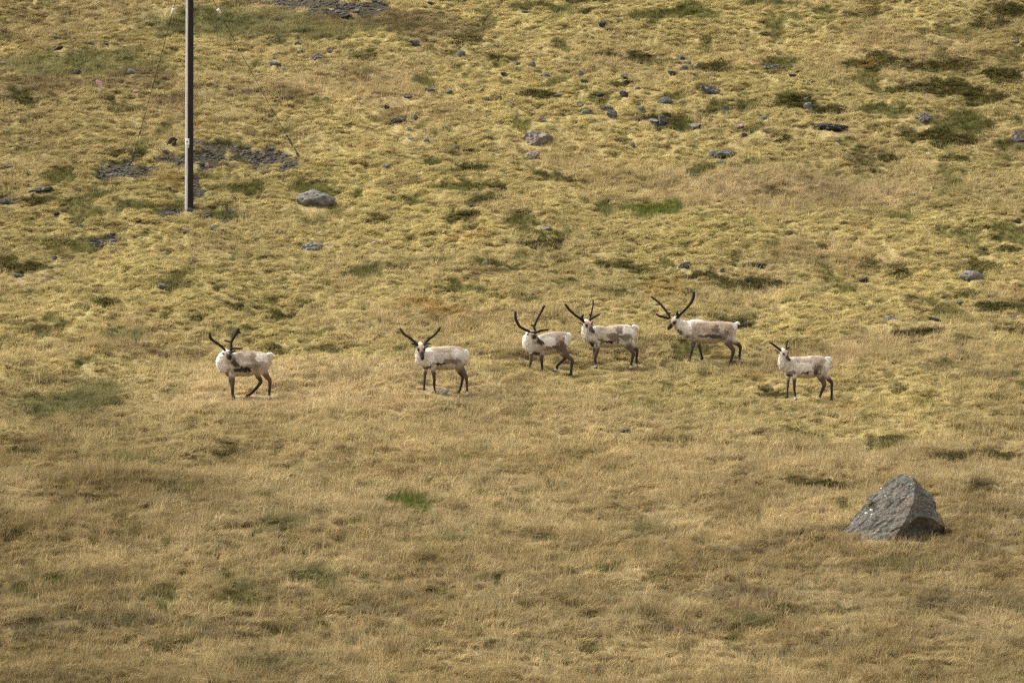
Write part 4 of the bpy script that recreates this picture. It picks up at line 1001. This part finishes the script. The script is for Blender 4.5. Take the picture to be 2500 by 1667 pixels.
def cushion(name, seed, n, a_, b_, h, L0=.10, w0=.012):
    """a low dome of strands combed one way, hanging over its downhill rim"""
    r_ = np.random.default_rng(seed); V, F, Cc = [], [], []
    for i in range(n):
        t = r_.uniform(0, 2 * np.pi); q = math.sqrt(r_.random()); c_ = np.array((a_ * q * math.cos(t), b_ * q * math.sin(t), h * math.sqrt(max(0, 1 - q * q)) - .015))
        nr = np.array((c_[0] / a_**2, c_[1] / b_**2, (c_[2] + .03) / h**2)); nr /= np.linalg.norm(nr)
        d_ = np.array((.9, -.25, 0)) + .75 * nr + r_.normal(0, .33, 3); d_ /= np.linalg.norm(d_)
        sdv = np.cross(d_, nr + r_.normal(0, .3, 3)); sdv /= np.linalg.norm(sdv) + 1e-6
        L = L0 * r_.uniform(.6, 1.35); w_ = w0 * r_.uniform(.7, 1.3); p = c_.copy(); n0 = len(V)
        for q_ in range(4):
            ww = w_ * (1, .85, .55, .12)[q_]
            V += [p - sdv * ww / 2, p + sdv * ww / 2]
            p = p + d_ * L / 3; d_ = d_ + np.array((.05, -.06, -.26)); d_ /= np.linalg.norm(d_)
        F += [[n0 + 2 * k_, n0 + 2 * k_ + 1, n0 + 2 * k_ + 3, n0 + 2 * k_ + 2] for k_ in range(3)]
        g = 1 + r_.uniform(-.20, .20); wb = r_.uniform(-.06, .06)
        Cc += [(g * (1 + wb), g, g * (1 - wb))] * 8
    me = bpy.data.meshes.new(name); me.from_pydata([tuple(v) for v in V], [], F); me.update()
    set_col(me, "strand", np.array(Cc)); me.materials.append(strand_mat)
    return me
def scatter(name, protos, pts, rot, scl, tint):
    me = bpy.data.meshes.new(name); me.vertices.add(len(pts)); me.vertices.foreach_set("co", pts.astype(np.float32).ravel())
    for nm, ty, arr, key in (("rot", 'FLOAT_VECTOR', rot, "vector"), ("scl", 'FLOAT_VECTOR', scl, "vector")):
        a = me.attributes.new(nm, ty, 'POINT'); a.data.foreach_set(key, arr.astype(np.float32).ravel())
    set_col(me, "tint", tint)
    o = link(bpy.data.objects.new(name, me)); o["kind"] = "stuff"
    cl = bpy.data.collections.new(name + "_forms")
    for i, pm_ in enumerate(protos):
        cl.objects.link(bpy.data.objects.new(pm_.name, pm_))
    ng = bpy.data.node_groups.new(name, 'GeometryNodeTree')
    ng.interface.new_socket("Geometry", in_out='INPUT', socket_type='NodeSocketGeometry'); ng.interface.new_socket("Geometry", in_out='OUTPUT', socket_type='NodeSocketGeometry')
    N = ng.nodes.new; gi, go = N('NodeGroupInput'), N('NodeGroupOutput')
    ip = N('GeometryNodeInstanceOnPoints'); ci = N('GeometryNodeCollectionInfo'); ci.inputs[0].default_value = cl; ci.inputs[1].default_value = True; ci.inputs[2].default_value = True
    def attr(nm, ty):
        a = N('GeometryNodeInputNamedAttribute'); a.data_type = ty; a.inputs[0].default_value = nm; return a.outputs[0]
    rv = N('FunctionNodeRandomValue'); rv.data_type = 'INT'
    ints = [s for s in rv.inputs if s.type == 'INT' and s.name in ('Min', 'Max')]
    ints[0].default_value = 0; ints[1].default_value = len(protos) - 1
    ng.links.new(gi.outputs[0], ip.inputs['Points']); ng.links.new(ci.outputs[0], ip.inputs['Instance']); ip.inputs['Pick Instance'].default_value = True
    ro = [s for s in rv.outputs if s.type == 'INT'][0]
    ng.links.new(ro, ip.inputs['Instance Index']); ng.links.new(attr('rot', 'FLOAT_VECTOR'), ip.inputs['Rotation']); ng.links.new(attr('scl', 'FLOAT_VECTOR'), ip.inputs['Scale'])
    ng.links.new(ip.outputs[0], go.inputs[0])
    md = o.modifiers.new("scatter", 'NODES'); md.node_group = ng
    return o
def candidates(per_m2, seed):
    r_ = np.random.default_rng(seed)
    n = int(per_m2 * 96 * 38); py_ = r_.uniform(100.2, 195.5, n); px_ = r_.uniform(-19.6, 19.6, n) 
    k = np.abs(px_) < .092 * py_ + 4.0; px_, py_ = px_[k], py_[k]
    keep = np.ones(len(px_), bool)
    for (ex, ey, erx, ery) in footprints:
        keep &= ((px_ - ex) / erx)**2 + ((py_ - ey) / ery)**2 > 1
        keep &= ((px_ - ex) / (erx * 1.0))**2 + ((py_ - ey + ery + .16) / .26)**2 > 1
    return px_[keep], py_[keep], r_
near_deer = lambda px_, py_: np.max([np.exp(-((px_ - D['root'][0]) / .9)**4 - ((py_ - D['root'][1] + .1) / .7)**4) for D in DEER], axis=0)
def lay(px_, py_, r_, sc_, lift=0.0, spin=None):
    zz = grid_at(z, px_, py_); ll = grid_at(lean, px_, py_)
    pts = np.stack([px_, py_ - ll, zz + lift], 1)
    rot = np.stack([r_.normal(0, .12, len(px_)) - .0, r_.normal(0, .12, len(px_)), r_.uniform(0, 2 * np.pi, len(px_)) if spin is None else spin], 1)
    return pts, rot, np.stack([sc_] * 3, 1)
kind_f = kindmap.astype(float)
colr, colg, colb = (np.ascontiguousarray(col[:, i]) for i in range(3))
def tint_at(px_, py_, r_, var):
    c_ = np.stack([grid_at(a, px_, py_) for a in (colr, colg, colb)], 1)
    return np.clip(c_ * (1 + r_.normal(0, var, len(px_)))[:, None], .01, .95)

px_, py_, r_ = candidates(52, 1)
up_ = grid_at(upright, px_, py_); kd = np.round(grid_at(kind_f, px_, py_)).astype(int); sc0 = grid_at(scree, px_, py_); nd = near_deer(px_, py_)
u = r_.random(len(px_)); u2 = r_.random(len(px_))
is_moss = (u > up_ * 1.05 - .08) & (kd == 0) & (sc0 < .35 + .9 * (u2 - .45))
is_grass = ~is_moss & (kd == 0) & (sc0 < .35 + .9 * (u2 - .45)) & (nd < .6 * u + .5)
is_green = (kd == 1); is_heath = (kd == 2)
P_moss = [tuft("moss_fringe", 10 + i, 22, .13, (.07, .15), (.75, 1.35), .22, .013, .22) for i in range(5)]
P_cush = [cushion("moss_cushion", 110 + i, 110, .16, .10, .062) for i in range(5)]
P_mat = [cushion("straw_mat", 130 + i, 90, .19, .13, .055, .16, .010) for i in range(4)]
P_grass = [tuft("grass_tuft", 30 + i, 15, .10, (.12, .30), (.05, .75), .22, .009, .30, (.5, .1)) for i in range(5)]
P_green = [tuft("green_tuft", 50 + i, 26, .09, (.07, .17), (.05, .6), .15, .012, .30) for i in range(4)]
P_heath = [shrub("heath_sprig", 70 + i, 70, .14, .10) for i in range(4)]
for nm, pr, m_, scl_, var in (("moss", P_moss, is_moss, (.6, 1.25), .11), ("dry_grass", P_grass, is_grass, (.65, 1.25), .2), ("green_grass", P_green, is_green, (.6, 1.3), .26), ("heath", P_heath, is_heath, (.6, 1.2), .25)):
    a_, b_ = px_[m_], py_[m_]
    s_ = r_.uniform(*scl_, len(a_)) * (1 - .45 * near_deer(a_, b_)) * np.clip(1 + .75 * fbm(a_, b_, 1.3, 2.2, 3, 95), .55, 1.7)
    scatter(nm, pr, *lay(a_, b_, r_, s_), tint_at(a_, b_, r_, var))
# combed cushions over the moss and flattened straw between
px_, py_, r_ = candidates(24, 9)
up_ = grid_at(upright, px_, py_); kd = np.round(grid_at(kind_f, px_, py_)).astype(int); sc0 = grid_at(scree, px_, py_); nd = near_deer(px_, py_)
comb = .9 * fbm(px_, py_, 3.0, 4.0, 2, 91) + r_.normal(0, .35, len(px_)) + np.pi * (r_.random(len(px_)) < .25)
u = r_.random(len(px_)); u2 = r_.random(len(px_)); ok_ = (kd == 0) & (sc0 < .35 + .9 * (u2 - .45))
is_c = ok_ & (u > up_ * 1.1 - .05) & (nd < .3); is_m = ok_ & ~is_c & (u > .35)
for nm, pr, m_, scl_, var in (("moss_cushions", P_cush, is_c, (.45, 1.25), .12), ("flattened_straw", P_mat, is_m, (.6, 1.3), .18)):
    a_, b_ = px_[m_], py_[m_]
    s_ = r_.uniform(*scl_, len(a_)) * (1 - .4 * near_deer(a_, b_)) * np.clip(1 + .6 * fbm(a_, b_, 2.2, 3.0, 3, 97), .55, 1.6)
    scatter(nm, pr, *lay(a_, b_, r_, s_, 0.0, comb[m_]), tint_at(a_, b_, r_, var))
# tall loose stalks in the foreground
px_, py_, r_ = candidates(5, 5)
m_ = (grid_at(upright, px_, py_) > .45 + .4 * r_.random(len(px_))) & (grid_at(scree, px_, py_) < .3) & (near_deer(px_, py_) < .1)
a_, b_ = px_[m_], py_[m_]
P_stalk = [tuft("dry_stalk", 90 + i, 6, .14, (.28, .48), (.02, .5), .12, .008, .25, (.4, 0)) for i in range(4)]
scatter("dry_stalks", P_stalk, *lay(a_, b_, r_, r_.uniform(.6, 1.1, len(a_))), np.clip(tint_at(a_, b_, r_, .15) * 1.15 + .02, .01, .9))

# the same growth, looser, on the hill beyond what the photograph frames
r_ = np.random.default_rng(77); n = 62000
px_, py_ = r_.uniform(-46, 46, n), r_.uniform(71, 250, n)
k = ~((np.abs(px_) < np.minimum(.092 * py_ + 4.0, 19.6)) & (py_ > 100.2) & (py_ < 195.5)); px_, py_ = px_[k], py_[k]
mo = np.clip(sstep(126, 150, py_ + 9 * fbm(px_, py_, 9, 11, 2, 2)) * (.62 + .9 * fbm(px_, py_, 4, 7, 3, 8)) + .14, 0, 1)
tc = C_STRAW + (C_BROWN - C_STRAW) * np.clip(.35 + 1.1 * fbm(px_, py_, 2.2, 4.5, 3, 11), 0, 1)[:, None]
tc = tc + (C_MOSS - tc) * mo[:, None]
dk_ = sstep(.34, .5, fbm(px_, py_, 1.6, 3.0, 3, 41)); tc = tc + (C_HEATH * 1.3 - tc) * (.8 * dk_)[:, None]
tc = np.clip(tc * (1 + r_.normal(0, .12, len(px_)))[:, None], .01, .9)
zz = macro(px_, py_) + np.random.default_rng(5).uniform(-.01, .03, len(px_))
for nm, pr, m_ in (("outer_moss", P_cush, r_.random(len(px_)) < mo), ("outer_grass", P_grass, None)):
    m_ = m_ if m_ is not None else ~last
    last = m_
    c_ = int(m_.sum())
    scatter(nm, pr, np.stack([px_[m_], py_[m_], zz[m_]], 1), np.stack([r_.normal(0, .12, c_), r_.normal(0, .12, c_), r_.uniform(0, 6.28, c_)], 1), np.stack([r_.uniform(1.2, 2.4, c_)] * 3, 1), tc[m_])
